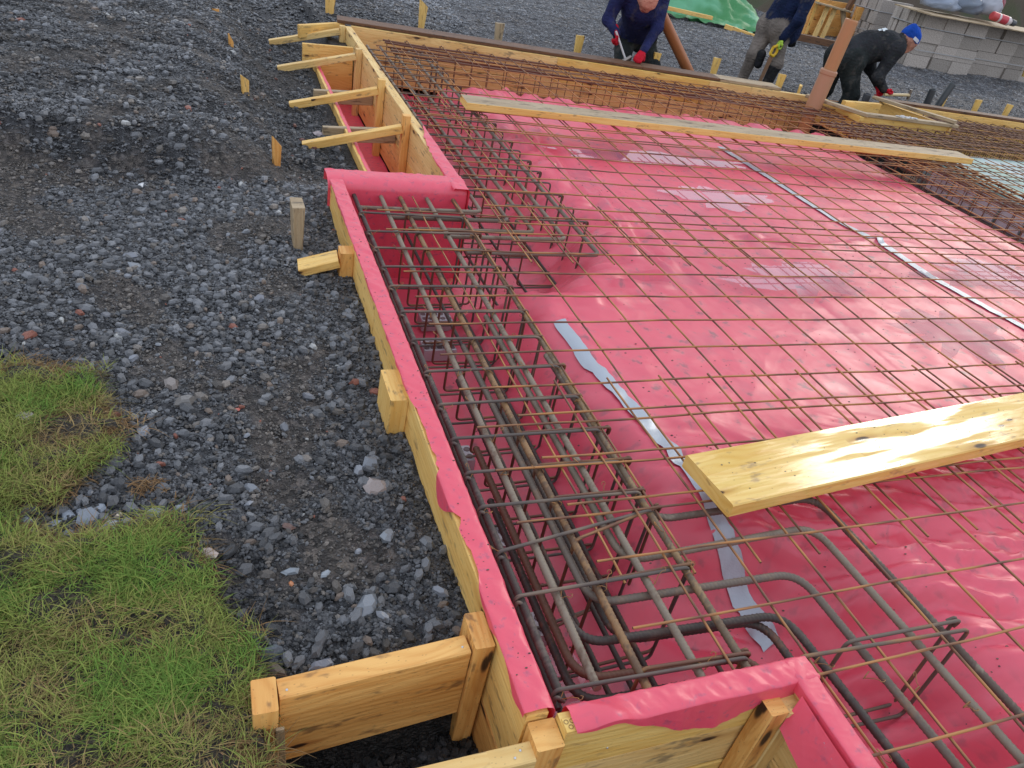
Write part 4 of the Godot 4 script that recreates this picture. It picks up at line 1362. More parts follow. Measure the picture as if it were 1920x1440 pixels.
func second_cage() -> void:
	var t := thing("rebar_cage", "second cage of bars and links behind the step", "rebar cage")
	var c := [[1.262, -3.385, 0.665], [1.372, -3.285, 0.79], [1.465, -3.165, 0.85], [1.605, -3.095, 1.0], [1.715, -2.935, 1.06]]
	var k := 0
	for b in c:
		var o := obj("cranked_bar", rod(resample(fillet([Vector3(b[0] + 0.02, -0.030, -6.75), Vector3(b[0], -0.032, b[1]), Vector3(b[2], -0.040, b[1] - 0.01)], 0.04, 6), 0.006), 0.0098, 8, [MILL, Color(0.16, 0.12, 0.09), Color(0.2, 0.15, 0.1), MILL, Color(0.19, 0.16, 0.12)][k], Color(0.17, 0.11, 0.075), 0.25, 0.0115), M.steel)
		tag(o, "%s bar bent round the step into the near cage" % ["shortest outer", "second outer", "middle", "second inner", "innermost ribbed grey"][k], "steel bar", "bars bent round the step")
		k += 1
	for x in [1.3, 1.5, 1.7]: part("bottom_bar", rod(PackedVector3Array([Vector3(x, -0.37, -3.0), Vector3(x, -0.37, -6.8)]), 0.008, 6, DARK, BROWN, 0.2), M.steel, t)
	var z := -3.26
	while z > -6.6:
		var x0 := 1.25 if z < -3.55 else 1.40
		part("link", rod(link_path(Vector3(x0, 0, z), Vector3(1.79, 0, z - 0.01), -0.010, -0.385, 0.03), 0.0048, 6, Color(0.11, 0.085, 0.07), RIPE, 0.2), M.steel, t)
		if int(z * -100.0) % 2 == 0: part("link", rod(link_path(Vector3(1.80, 0, z - 0.018), Vector3(1.48, 0, z - 0.018), -0.012, -0.38, 0.03), 0.0048, 6, BROWN, RIPE, 0.2), M.steel, t)
		z -= 0.172

func beam_cage(label: String, at: Callable, s0: float, s1: float, gap: float, bars: Array, rows: Array, wide: float) -> void:
	# at(s, across) -> point on the beam's plan; links every gap
	var t := thing("rebar_cage", label, "rebar cage")
	for o in bars:
		var p := PackedVector3Array()
		var n := int((s1 - s0) / 0.35)
		var ph := rng.randf() * 9.0
		for k in n + 1:
			var q: Vector3 = at.call(lerpf(s0, s1, float(k) / n), o)
			p.append(q + Vector3(0, -0.016 + 0.014 * nz.get_noise_2d(ph, k * 0.4), 0))
		part("top_bar", rod(p, 0.0085, 6, BROWN, Color(0.18, 0.09, 0.05), 0.25), M.steel, t)
	for y in rows:
		for o in [0.02, wide - 0.02]:
			var a: Vector3 = at.call(s0, o)
			var b: Vector3 = at.call(s1, o)
			part("side_bar", rod(resample(PackedVector3Array([a + Vector3(0, y, 0), b + Vector3(0, y, 0)]), 0.5), 0.0036, 5, BROWN, RIPE, 0.2), M.steel, t)
	var s := s0 + 0.05
	while s < s1:
		var a: Vector3 = at.call(s, 0.0)
		var b: Vector3 = at.call(s + rng.randf_range(-0.012, 0.012), wide)
		part("link", rod(link_path(a, b, 0.0 + rng.randf_range(-0.006, 0.01), -0.40, 0.03), 0.0038, 5, BROWN, RIPE, 0.2), M.steel, t)
		s += gap

func back_cage() -> void:
	beam_cage("long cage with a fine grid of links before the back wall", func(s: float, o: float) -> Vector3: return Vector3(s, 0, back_z(s) + 0.07 + o), 1.45, 5.75, 0.15, [0.03, 0.12, 0.25, 0.38, 0.47], [-0.10, -0.20, -0.30], 0.50)
	beam_cage("cage before the back wall at the right edge", func(s: float, o: float) -> Vector3: return Vector3(s, 0, right_z(s) + 0.05 + o), 7.12, 11.0, 0.12, [0.03, 0.10, 0.18, 0.27, 0.36, 0.44, 0.48], [-0.12, -0.22, -0.32], 0.50)
	beam_cage("cage passing in front of the boxed recess", func(s: float, o: float) -> Vector3: return Vector3(s, 0.0, -5.85 + o), 5.3, 7.9, 0.12, [0.04, 0.12, 0.2, 0.28, 0.36, 0.44], [-0.12, -0.24], 0.48)

func inner_cage() -> void:
	beam_cage("dense rusty cage in the inner beam beside the green insulation", func(s: float, o: float) -> Vector3: return Vector3(5.54 + o, 0, -s), 2.3, 5.6, 0.12, [0.03, 0.12, 0.21, 0.3, 0.4, 0.48], [-0.12, -0.24, -0.33], 0.52)

# ---------------------------------------------------------------- planks laid on the mesh
func planks() -> void:
	var d := Vector3(1.65, 0, -0.19).normalized()
	var a := Vector3(1.298, 0.0455, -1.302)
	var p := obj("plank", beam(a, a + d * 3.2, 0.222, 0.047, Vector3.UP, 0.004).mesh(), M.wet_plank)
	tag(p, "wet pale yellow plank lying on the mesh at the right", "plank")
	var side := beam(Vector3(1.630, 0.044, -5.06), Vector3(6.10, 0.044, -4.86), 0.200, 0.047)
	var worn := MB.new()
	var rest := PackedInt32Array()
	for k in range(0, side.i.size(), 3):
		var up := side.n[side.i[k]].y > 0.9
		for j in 3: (worn.i if up else rest).append(side.i[k + j])
	worn.v = side.v
	worn.n = side.n
	worn.uv = side.uv
	worn.c = side.c
	side.i = rest
	var am := worn.mesh(M.wood[3], side.mesh(M.wood[0]))
	tag(obj("plank", am, null), "long weathered plank lying on the mesh towards the back", "plank")

# ---------------------------------------------------------------- the yard behind
func pipe(called: String, label: String, a: Vector3, b: Vector3, r: float, col: Color, collar: float) -> void:
	var t := thing(called, label, "pipe")
	var d := (b - a)
	var l := d.length()
	var q := Transform3D(Basis(Quaternion(Vector3.UP, d.normalized())), a)
	var mb := MB.new()
	lathe(mb, [Vector2(r, 0), Vector2(r, l - 0.01), Vector2(r - 0.004, l), Vector2(r - 0.008, l - 0.002), Vector2(r - 0.009, l * 0.2)], 24, q, col)
	for k in mb.c.size():
		var p := mb.v[k]
		mb.c[k] = col.lerp(col * Color(0.75, 0.72, 0.7), sm(0.0, 0.5, nz.get_noise_3d(p.x * 8.0, p.y * 3.0, p.z * 8.0)))
	part("barrel", mb.mesh(), M.plastic, t)
	if collar > 0.0:
		var c := MB.new()
		lathe(c, [Vector2(r + 0.002, 0.0), Vector2(r + 0.013, 0.0), Vector2(r + 0.013, collar - 0.03), Vector2(r + 0.018, collar - 0.025), Vector2(r + 0.018, collar - 0.008), Vector2(r + 0.012, collar), Vector2(r + 0.001, collar)], 24, q, col * Color(1.02, 1.05, 1.1))
		part("collar", c.mesh(), M.plastic, t)

var block_meshes := []
func block_stack(label: String, at: Vector3, turn: float, cols: int, depth: int, rows: int) -> void:
	if block_meshes.is_empty():
		for k in 5:
			var mb := MB.new()
			var g := [0.56, 0.48, 0.62, 0.52, 0.42][k] as float
			box_mb(mb, Vector3.ZERO, Vector3(0.434, 0.209, 0.096), 0.006, Color(g * 0.95, g * 0.87, g * 0.80))
			block_meshes.append(mb.mesh())
	var t := thing("block_stack", label, "block stack", "stacks of grey concrete blocks", at)
	t.rotation.y = turn
	for j in rows:
		for x in cols:
			for z in depth:
				if z > 0 and x > 0: continue
				var o := part("block", block_meshes[rng.randi() % 5], M.block, t)
				o.position = Vector3(x * 0.44 + 0.22 + rng.randf_range(-0.02, 0.02), j * 0.215 + 0.108, -z * 0.102 - 0.05 + rng.randf_range(-0.03, 0.03))
				o.rotation.y = rng.randf_range(-0.03, 0.03) if z == 0 else 0.0
	var mb2 := MB.new()
	for y in [0.30, 0.66]:
		box_mb(mb2, Vector3(cols * 0.22, y, 0.034), Vector3(cols * 0.44 + 0.02, 0.014, 0.003), 0.001, Color(0.42, 0.42, 0.42))
		box_mb(mb2, Vector3(-0.016, y, -depth * 0.05), Vector3(0.003, 0.014, depth * 0.1), 0.001, Color(0.42, 0.42, 0.42))
	part("strap", mb2.mesh(), M.plastic, t)

func lumpy_bag(label: String, at: Vector3, size: Vector3, col: Color, seed_no: float) -> void:
	var mb := MB.new()
	var n := 14
	var m := 20
	for j in n + 1:
		var th := PI * j / n
		for k in m:
			var a := TAU * k / m
			var d := Vector3(sin(th) * cos(a), cos(th), sin(th) * sin(a))
			var r := 1.0 + 0.35 * nz.get_noise_3d(d.x * 1.3 + seed_no, d.y * 1.3, d.z * 1.3) + 0.16 * (1.0 - 2.0 * absf(nz.get_noise_3d(d.x * 3.2, d.y * 3.2 + seed_no, d.z * 3.2)))
			var p := d * r * size
			p.y = maxf(p.y, -size.y * 0.45)
			mb.vert(at + p, d, Vector2.ZERO, col.lerp(col * 0.8, sm(0.1, 0.5, nz.get_noise_3d(d.x * 2.0, d.y * 2.0, d.z * 2.0 + seed_no))))
	for j in n:
		for k in m:
			var q := (k + 1) % m
			mb.quad(j * m + k, j * m + q, (j + 1) * m + q, (j + 1) * m + k)
	mb.smooth_normals()
	tag(obj("plastic_bag", mb.mesh(), M.plastic), label, "bag")

func yard() -> void:
	pipe("drain_pipe", "orange drain pipe leaning behind the worker in the blue sweater", Vector3(4.95, -0.14, -7.52), Vector3(4.17, 0.61, -7.46), 0.055, Color(0.42, 0.155, 0.06), 0.0)
	pipe("drain_pipe", "upright orange drain pipe with a wide collar rising from the cage", Vector3(5.58, -0.42, -6.31), Vector3(5.655, 0.80, -6.31), 0.062, Color(0.47, 0.215, 0.09), 0.0)
	var col := MB.new()
	lathe(col, [Vector2(0.065, 0.0), Vector2(0.077, 0.0), Vector2(0.077, 0.36), Vector2(0.082, 0.37), Vector2(0.082, 0.40), Vector2(0.076, 0.41), Vector2(0.064, 0.41)], 24, Transform3D(Basis(Quaternion(Vector3.UP, Vector3(0.0614, 1, 0).normalized())), Vector3(5.597, -0.06, -6.31)), Color(0.45, 0.23, 0.13))
	part("collar", col.mesh(), M.plastic, get_node("drain_pipe_001"))
	pipe("duct_pipe", "taller dark grey pipe leaning over the right back wall", Vector3(7.84, -0.3, -6.97), Vector3(8.00, 0.28, -6.97), 0.038, Color(0.05, 0.055, 0.062), 0.0)
	pipe("duct_pipe", "shorter dark grey pipe beside the taller leaning one", Vector3(7.72, -0.3, -6.93), Vector3(7.70, 0.20, -6.93), 0.038, Color(0.05, 0.055, 0.062), 0.0)
	pipe("duct_pipe", "stub of grey pipe behind the box in front of the hammering worker", Vector3(6.84, -0.3, -6.95), Vector3(6.83, 0.06, -6.95), 0.04, Color(0.06, 0.065, 0.072), 0.0)
	block_stack("largest stack of grey blocks, in the middle behind the hammering worker", Vector3(11.65, -0.24, -11.25), -0.10, 3, 9, 4)
	block_stack("stack of grey blocks running off the right edge", Vector3(13.22, -0.24, -11.35), -0.02, 4, 9, 4)
	block_stack("stack of grey blocks behind, left of the largest one", Vector3(11.95, -0.24, -12.75), 0.1, 2, 6, 4)
	timber("top_board", "brown sheet of board lying on the block stacks", "board", Vector3(11.35, 0.640, -11.35), Vector3(14.6, 0.645, -11.33), 0.9, 0.02, 3)
	lumpy_bag("pale grey plastic bag at the left on the block stacks", Vector3(12.0, 0.80, -11.5), Vector3(0.30, 0.17, 0.26), Color(0.24, 0.28, 0.35), 1.0)
	lumpy_bag("grey-blue plastic bag in the middle on the block stacks", Vector3(12.65, 0.82, -11.55), Vector3(0.28, 0.19, 0.26), Color(0.14, 0.165, 0.21), 5.0)
	lumpy_bag("whitish plastic bag at the right on the block stacks", Vector3(13.12, 0.86, -11.45), Vector3(0.20, 0.22, 0.22), Color(0.36, 0.37, 0.41), 9.0)
	lumpy_bag("dark red bag behind the whitish plastic one", Vector3(13.62, 0.90, -11.9), Vector3(0.22, 0.2, 0.22), Color(0.24, 0.03, 0.05), 13.0)
	var bt := thing("bottle", "red and white bottle with a dark cap lying on the board", "bottle")
	var q := Transform3D(Basis(Quaternion(Vector3.UP, Vector3(0.95, -0.10, 0.22).normalized())), Vector3(12.82, 0.79, -11.06))
	var mb := MB.new()
	lathe(mb, [Vector2(0.0, 0.0), Vector2(0.06, 0.002), Vector2(0.072, 0.02), Vector2(0.072, 0.12)], 18, q, Color(0.55, 0.07, 0.07))
	lathe(mb, [Vector2(0.072, 0.12), Vector2(0.072, 0.36), Vector2(0.05, 0.40), Vector2(0.035, 0.42)], 18, q, Color(0.66, 0.58, 0.56))
	part("body", mb.mesh(), M.plastic, bt)
	var lb := MB.new()
	lathe(lb, [Vector2(0.0735, 0.16), Vector2(0.0735, 0.31)], 18, q, Color(0.55, 0.06, 0.08))
	part("label_band", lb.mesh(), M.plastic, bt)
	var cp := MB.new()
	lathe(cp, [Vector2(0.05, 0.415), Vector2(0.055, 0.43), Vector2(0.05, 0.50), Vector2(0.0, 0.505)], 14, q, Color(0.08, 0.085, 0.09))
	part("cap", cp.mesh(), M.plastic, bt)
	# crate
	var c := thing("crate", "rust-stained plywood crate with loose planks before the block stacks", "crate")
	var cw := [[Vector3(10.75, 0.08, -13.45), Vector3(12.47, 0.10, -13.5), 0.03, 0.62, 2], [Vector3(10.74, 0.08, -13.1), Vector3(10.74, 0.08, -13.5), 0.03, 0.6, 2], [Vector3(11.75, 0.10, -13.12), Vector3(12.47, 0.12, -13.12), 0.025, 0.60, 2], [Vector3(10.74, 0.08, -13.1), Vector3(11.15, 0.08, -13.1), 0.025, 0.56, 2], [Vector3(12.46, 0.12, -13.12), Vector3(12.46, 0.12, -13.5), 0.03, 0.6, 2]]
	for k in cw: part("panel", beam(k[0], k[1], k[2], k[3]).mesh(), M.wood[k[4]], c)
	for k in [[11.78, 2], [12.42, 2], [10.78, 0]]: part("batten", beam(Vector3(k[0], -0.2, -13.09), Vector3(k[0], 0.40, -13.09), 0.06, 0.03, Vector3(0, 0, 1)).mesh(), M.wood[k[1]], c)
	part("top_plank", beam(Vector3(10.70, 0.36, -12.98), Vector3(11.48, 0.31, -12.92), 0.16, 0.03).mesh(), M.wood[3], c)
	for k in [[10.98, 10.86, 1], [11.16, 11.04, 1], [11.34, 11.62, 3]]: part("loose_plank", beam(Vector3(k[1], -0.22, -12.92), Vector3(k[0], 0.33, -13.0), 0.10, 0.03, Vector3(0, 0, 1)).mesh(), M.wood[k[2]], c)
	timber("sleeper", "long reddish-brown timber lying on the gravel before the crate", "timber", Vector3(9.35, -0.13, -12.15), Vector3(11.4, -0.13, -11.43), 0.12, 0.11, 4)
	timber("post_leaning", "dark post end beside the block stack at the top edge", "post", Vector3(11.62, 0.3, -13.2), Vector3(11.75, 0.95, -13.2), 0.08, 0.08, 4, Vector3(0, 0, 1))
	# bank of earth and rubble closing the yard at the right
	var bx := steps([11.0, 26.0, 0.25])
	var bz := steps([-24.0, -12.6, 0.25])
	var bh := func(x: float, z: float) -> float:
		return -0.6 + 2.4 * sm(-13.2, -15.5, z + 0.5 * nz.get_noise_2d(x * 0.5, 3.0)) * sm(11.0, 13.5, x) + 0.22 * nz.get_noise_2d(x * 1.1, z * 1.1) + 0.10 * nz.get_noise_2d(x * 4.0, z * 4.0)
	var bc := func(x: float, _y: float, z: float) -> Color: return Color(0.12, 0.095, 0.075).lerp(Color(0.09, 0.10, 0.06), sm(0.0, 0.3, nz.get_noise_2d(x * 1.3, z * 1.3)))
	tag(obj("earth_bank", heightfield(bx, bz, bh, func(_a, _b): return true, bc).mesh(), M.block), "dark earth bank behind the block stacks", "bank", "", "structure")
	# tarpaulin
	var t := MB.new()
	var A := Vector3(6.55, -0.22, -12.95)
	var B := Vector3(9.25, -0.26, -11.95)
	var away := Vector3(0.35, 0, -0.94)
	for j in 33:
		for k in 61:
			var u := k / 60.0
			var v := j / 32.0
			var p := A.lerp(B, u) + away * (v * 1.5 + 0.10 * nz.get_noise_2d(u * 5.0, 2.0) * (1.0 - v))
			p.y += 0.85 * sm(0.06, 0.95, v) * sm(1.08, 0.72, u) * (0.8 + 0.4 * nz.get_noise_2d(u * 2.0, 9.0)) + 0.03 + 0.07 * (1.0 - 2.2 * absf(nz.get_noise_2d(u * 4.0 + v * 2.0, v * 3.0 - u * 2.0))) + 0.03 * nz.get_noise_2d(u * 14.0, v * 10.0)
			p.y = maxf(p.y, -0.25)
			t.vert(p, Vector3.UP, Vector2(u, v), Color(0.06, 0.24, 0.085).lerp(Color(0.13, 0.38, 0.21), sm(-0.1, 0.5, nz.get_noise_2d(u * 3.0, v * 3.0) + 0.6 * (0.3 - v))))
	for j in 32:
		for k in 60:
			var a := j * 61 + k
			t.quad(a, a + 1, a + 62, a + 61)
	t.smooth_normals()
	tag(obj("tarpaulin", t.mesh(), M.paint), "creased green tarpaulin draped at the top edge of the picture", "tarpaulin")
	timber("batten", "yellow batten holding down the left of the green tarpaulin", "batten", Vector3(7.25, -0.07, -12.55), Vector3(8.12, -0.09, -12.30), 0.07, 0.06, 0)
	timber("batten", "yellow batten at the lower right corner of the green tarpaulin", "batten", Vector3(8.36, -0.17, -12.22), Vector3(8.86, -0.23, -11.86), 0.08, 0.07, 0)
	var yb := thing("bucket", "small yellow tub on the gravel at the right edge by the blocks", "tub", "", Vector3(14.0, -0.05, -10.8))
	var tb := MB.new()
	lathe(tb, [Vector2(0.0, 0.0), Vector2(0.05, 0.0), Vector2(0.062, 0.10), Vector2(0.066, 0.105), Vector2(0.060, 0.105), Vector2(0.05, 0.01)], 16, Transform3D(), Color(0.62, 0.42, 0.14))
	part("shell", tb.mesh(), M.plastic, yb)

# ---------------------------------------------------------------- people
const SKIN := Color(0.50, 0.24, 0.17)
const NAVY := Color(0.018, 0.022, 0.075)
const NAVY2 := Color(0.012, 0.020, 0.055)
const BLACKS := Color(0.016, 0.017, 0.019)
const TROUSER := Color(0.022, 0.026, 0.026)
const GREYS := Color(0.17, 0.145, 0.125)

func hand_mesh(wrist: Vector3, grip: Vector3, axis: Vector3, col: Color, flat := false) -> ArrayMesh:
	# a glove closed round a bar that runs along axis through grip
	var d := (grip - wrist).normalized()
	var ax := (axis - d * axis.dot(d)).normalized()
	var no := d.cross(ax).normalized()
	var bones := []
	var palm := wrist + d * 0.045
	for k in 4:
		var o := ax * (k - 1.5) * 0.021
		bones.append([wrist + o * 0.5, wrist + d * 0.085 + o, 0.019, 0.015, col])
		var l := [0.85, 1.0, 0.95, 0.75][k] as float
		var a := wrist + d * 0.088 + o
		var curl := 0.35 if flat else 1.0
		var b := a + (d * 0.75 - no * 0.65 * curl) * 0.036 * l
		var c := b + (d * (0.5 - 0.75 * curl) - no * 0.85 * curl) * 0.027 * l
		var e := c + (d * (0.45 - 1.35 * curl) - no * 0.3) * 0.021 * l
		bones.append([a, b, 0.0115, 0.0105, col])
		bones.append([b, c, 0.0105, 0.0095, col])
		bones.append([c, e, 0.0095, 0.0085, col])
	var th := palm + ax * 0.036 - d * 0.01
	bones.append([palm, th, 0.018, 0.014, col])
	bones.append([th, th + (d * 0.6 - no * 0.6 + ax * 0.35).normalized() * 0.032, 0.0135, 0.0115, col])
	bones.append([th + (d * 0.6 - no * 0.6 + ax * 0.35).normalized() * 0.032, th + (d * 0.7 - no * 0.9 - ax * 0.1).normalized() * 0.055, 0.0115, 0.0095, col])
	bones.append([wrist - d * 0.055, wrist, 0.033, 0.027, col * 0.8])
	return flesh(bones, 0.006, 0.008).mesh()

func face_into(bones: Array, c: Vector3, fwd: Vector3, up: Vector3, skin: Color) -> void:
	var s := fwd.cross(up).normalized()
	bones.append([c + up * 0.035 - fwd * 0.012, c + up * 0.025 + fwd * 0.012, 0.098, 0.092, skin])
	bones.append([c - up * 0.035 + fwd * 0.02, c - up * 0.075 + fwd * 0.045, 0.070, 0.042, skin])
	bones.append([c + up * 0.02 + fwd * 0.096, c - up * 0.022 + fwd * 0.112, 0.011, 0.015, skin * 1.05])
	bones.append([c - up * 0.058 + fwd * 0.080 - s * 0.018, c - up * 0.058 + fwd * 0.080 + s * 0.018, 0.010, 0.010, Color(0.42, 0.14, 0.11)])
	for e in [-1.0, 1.0]:
		bones.append([c + up * 0.034 + fwd * 0.086 + s * 0.020 * e, c + up * 0.036 + fwd * 0.080 + s * 0.048 * e, 0.010, 0.008, skin * 0.75])
		bones.append([c + up * 0.018 + fwd * 0.083 + s * 0.033 * e, c + up * 0.018 + fwd * 0.084 + s * 0.034 * e, 0.008, 0.008, Color(0.05, 0.03, 0.03)])
		bones.append([c + up * 0.012 - fwd * 0.015 + s * 0.095 * e, c - up * 0.022 - fwd * 0.010 + s * 0.094 * e, 0.018, 0.012, skin * 0.95])

func boot(parent: Node3D, heel: Vector3, toe: Vector3, col: Color) -> void:
	part("boot", flesh([[heel + Vector3(0, 0.10, 0), heel + Vector3(0, 0.02, 0), 0.055, 0.045, col], [heel + Vector3(0, 0.015, 0), toe, 0.045, 0.040, col]], 0.014, 0.03).mesh(), M.cloth, parent)

func people() -> void:
	# man in a blue sweater bending over the back wall
	var t := thing("person", "person in a blue sweater and red gloves bending over the back wall", "person")
	var b := [
		[Vector3(4.10, 0.20, -7.62), Vector3(4.28, 0.20, -7.62), 0.150, 0.150, TROUSER],
		[Vector3(4.10, 0.28, -7.56), Vector3(4.24, 0.28, -7.56), 0.155, 0.155, NAVY],
		[Vector3(4.14, 0.32, -7.50), Vector3(3.98, 0.52, -7.30), 0.175, 0.185, NAVY],
		[Vector3(3.80, 0.60, -7.30), Vector3(4.14, 0.63, -7.30), 0.105, 0.105, NAVY],
		[Vector3(3.97, 0.62, -7.26), Vector3(3.93, 0.62, -7.12), 0.062, 0.058, SKIN],
		[Vector3(3.74, 0.58, -7.30), Vector3(3.66, 0.36, -7.26), 0.078, 0.058, NAVY],
		[Vector3(3.66, 0.36, -7.26), Vector3(3.695, 0.275, -7.10), 0.056, 0.040, NAVY],
		[Vector3(4.20, 0.60, -7.30), Vector3(4.15, 0.37, -7.16), 0.078, 0.056, NAVY],
		[Vector3(4.15, 0.37, -7.16), Vector3(3.955, 0.175, -6.97), 0.054, 0.040, NAVY],
		[Vector3(4.08, 0.16, -7.62), Vector3(3.98, -0.10, -7.36), 0.110, 0.075, TROUSER],
		[Vector3(3.98, -0.10, -7.36), Vector3(3.98, -0.42, -7.66), 0.072, 0.055, TROUSER],
		[Vector3(4.30, 0.16, -7.62), Vector3(4.40, -0.10, -7.38), 0.110, 0.075, TROUSER],
		[Vector3(4.40, -0.10, -7.38), Vector3(4.42, -0.42, -7.66), 0.072, 0.055, TROUSER]]
	face_into(b, Vector3(3.885, 0.615, -7.015), Vector3(-0.05, -0.80, 0.60).normalized(), Vector3(-0.1, 0.58, 0.80).normalized(), SKIN)
	part("body", flesh(b, 0.016, 0.035).mesh(), M.cloth, t)
	part("hair", flesh([[Vector3(3.88, 0.700, -7.00), Vector3(3.885, 0.70, -6.99), 0.088, 0.088, Color(0.20, 0.15, 0.12)], [Vector3(3.89, 0.67, -7.06), Vector3(3.89, 0.64, -7.09), 0.085, 0.07, Color(0.20, 0.15, 0.12)]], 0.014, 0.03).mesh(), M.cloth, t)
	part("glove", hand_mesh(Vector3(3.694, 0.285, -7.105), Vector3(3.69, 0.225, -7.02), Vector3(0.45, -0.85, 0.2), Color(0.50, 0.015, 0.03)), M.cloth, t)
	part("glove", hand_mesh(Vector3(3.945, 0.165, -6.96), Vector3(3.86, 0.09, -6.88), Vector3(1, 0.1, 0.2), Color(0.50, 0.015, 0.03), true), M.cloth, t)
	boot(t, Vector3(3.98, -0.48, -7.68), Vector3(3.95, -0.47, -7.46), BLACKS)
	boot(t, Vector3(4.42, -0.48, -7.68), Vector3(4.45, -0.47, -7.46), BLACKS)
	hammer("hammer with a steel shaft in the hand of the blue-sweatered worker", Vector3(3.675, 0.27, -7.03), Vector3(3.80, 0.075, -6.985), Color(0.55, 0.55, 0.55), 0.010)
	# worker with a saw
	t = thing("person", "person in a dark blue jacket and grey trousers holding a saw", "person")
	b = [
		[Vector3(6.56, 0.36, -8.68), Vector3(6.58, 0.36, -8.50), 0.150, 0.150, GREYS],
		[Vector3(6.62, 0.42, -8.60), Vector3(6.70, 0.78, -8.52), 0.185, 0.200, NAVY2],
		[Vector3(6.72, 0.36, -8.50), Vector3(6.72, 0.50, -8.50), 0.165, 0.17, NAVY2],
		[Vector3(6.62, 0.86, -8.70), Vector3(6.76, 0.86, -8.36), 0.105, 0.105, NAVY2],
		[Vector3(6.76, 0.90, -8.50), Vector3(6.86, 0.98, -8.45), 0.065, 0.062, SKIN],
		[Vector3(6.72, 0.82, -8.32), Vector3(6.62, 0.52, -8.24), 0.082, 0.066, NAVY2],
		[Vector3(6.62, 0.52, -8.24), Vector3(6.565, 0.30, -8.33), 0.064, 0.048, NAVY2],
		[Vector3(6.70, 0.80, -8.72), Vector3(6.86, 0.52, -8.72), 0.082, 0.066, NAVY2],
		[Vector3(6.86, 0.52, -8.72), Vector3(6.92, 0.30, -8.62), 0.064, 0.046, NAVY2],
		[Vector3(6.54, 0.34, -8.66), Vector3(6.42, 0.02, -8.60), 0.118, 0.082, GREYS],
		[Vector3(6.42, 0.02, -8.60), Vector3(6.40, -0.40, -8.66), 0.076, 0.062, GREYS],
		[Vector3(6.60, 0.34, -8.48), Vector3(6.62, 0.00, -8.36), 0.112, 0.08, GREYS],
		[Vector3(6.62, 0.00, -8.36), Vector3(6.60, -0.40, -8.42), 0.074, 0.060, Color(0.03, 0.03, 0.032)]]
	face_into(b, Vector3(6.93, 1.06, -8.42), Vector3(0.85, -0.45, 0.30).normalized(), Vector3(0.40, 0.90, 0.14).normalized(), SKIN)
	part("body", flesh(b, 0.017, 0.04).mesh(), M.cloth, t)
	part("hair", flesh([[Vector3(6.90, 1.12, -8.43), Vector3(6.92, 1.11, -8.43), 0.096, 0.09, Color(0.06, 0.045, 0.035)]], 0.014, 0.03).mesh(), M.cloth, t)
	part("glove", hand_mesh(Vector3(6.562, 0.285, -8.335), Vector3(6.53, 0.19, -8.35), Vector3(-0.3, -0.2, 0.9), Color(0.42, 0.62, 0.08)), M.cloth, t)
	part("glove", hand_mesh(Vector3(6.92, 0.29, -8.62), Vector3(6.94, 0.21, -8.60), Vector3(0.9, 0.1, 0.3), Color(0.02, 0.02, 0.02)), M.cloth, t)
	part("knee_pad", flesh([[Vector3(6.455, 0.06, -8.49), Vector3(6.455, -0.06, -8.49), 0.055, 0.05, BLACKS]], 0.012, 0.02).mesh(), M.cloth, t)
	boot(t, Vector3(6.40, -0.47, -8.68), Vector3(6.60, -0.47, -8.62), BLACKS)
	boot(t, Vector3(6.60, -0.47, -8.44), Vector3(6.82, -0.47, -8.38), BLACKS)
	var s := thing("hand_saw", "hand saw with a bright yellow handle hanging from the green glove", "saw")
	var sm1 := MB.new()
	var h := Vector3(6.515, 0.17, -8.33)
	for k in [[Vector3(0.02, 0.04, 0), Vector3(-0.05, 0.01, 0)], [Vector3(-0.05, 0.01, 0), Vector3(-0.065, -0.07, 0)], [Vector3(-0.065, -0.07, 0), Vector3(-0.01, -0.09, 0)], [Vector3(0.02, 0.04, 0), Vector3(0.02, -0.05, 0)], [Vector3(0.02, -0.05, 0), Vector3(-0.01, -0.09, 0)]]:
		rod_into(sm1, PackedVector3Array([h + k[0], h + k[1]]), 0.017, 8, Color(0.72, 0.45, 0.02), Color(0.72, 0.45, 0.02), 0.0)
	part("handle", sm1.mesh(), M.plastic, s)
	var bl := MB.new()
	var p0 := h + Vector3(-0.06, -0.05, 0)
	var q := [p0, h + Vector3(0.0, -0.09, 0), h + Vector3(-0.075, -0.46, 0.02), h + Vector3(-0.12, -0.45, 0.02)]
	for e in [-0.0012, 0.0012]:
		bl.flat([q[0] + Vector3(0, 0, e), q[1] + Vector3(0, 0, e), q[2] + Vector3(0, 0, e), q[3] + Vector3(0, 0, e)], Vector3(0, 0, signf(e)), [Vector2.ZERO, Vector2.RIGHT, Vector2.ONE, Vector2.DOWN], Color(0.26, 0.15, 0.09))
	for k in 4: bl.flat([q[k] - Vector3(0, 0, 0.0012), q[(k + 1) % 4] - Vector3(0, 0, 0.0012), q[(k + 1) % 4] + Vector3(0, 0, 0.0012), q[k] + Vector3(0, 0, 0.0012)], (q[k] - (q[0] + q[2]) * 0.5).normalized(), [Vector2.ZERO, Vector2.RIGHT, Vector2.ONE, Vector2.DOWN], Color(0.26, 0.15, 0.09))
	part("blade", bl.mesh(), M.paint, s)
	# worker in black hammering at the box
	t = thing("person", "person in black with a blue knitted hat and red gloves, hammering", "person")
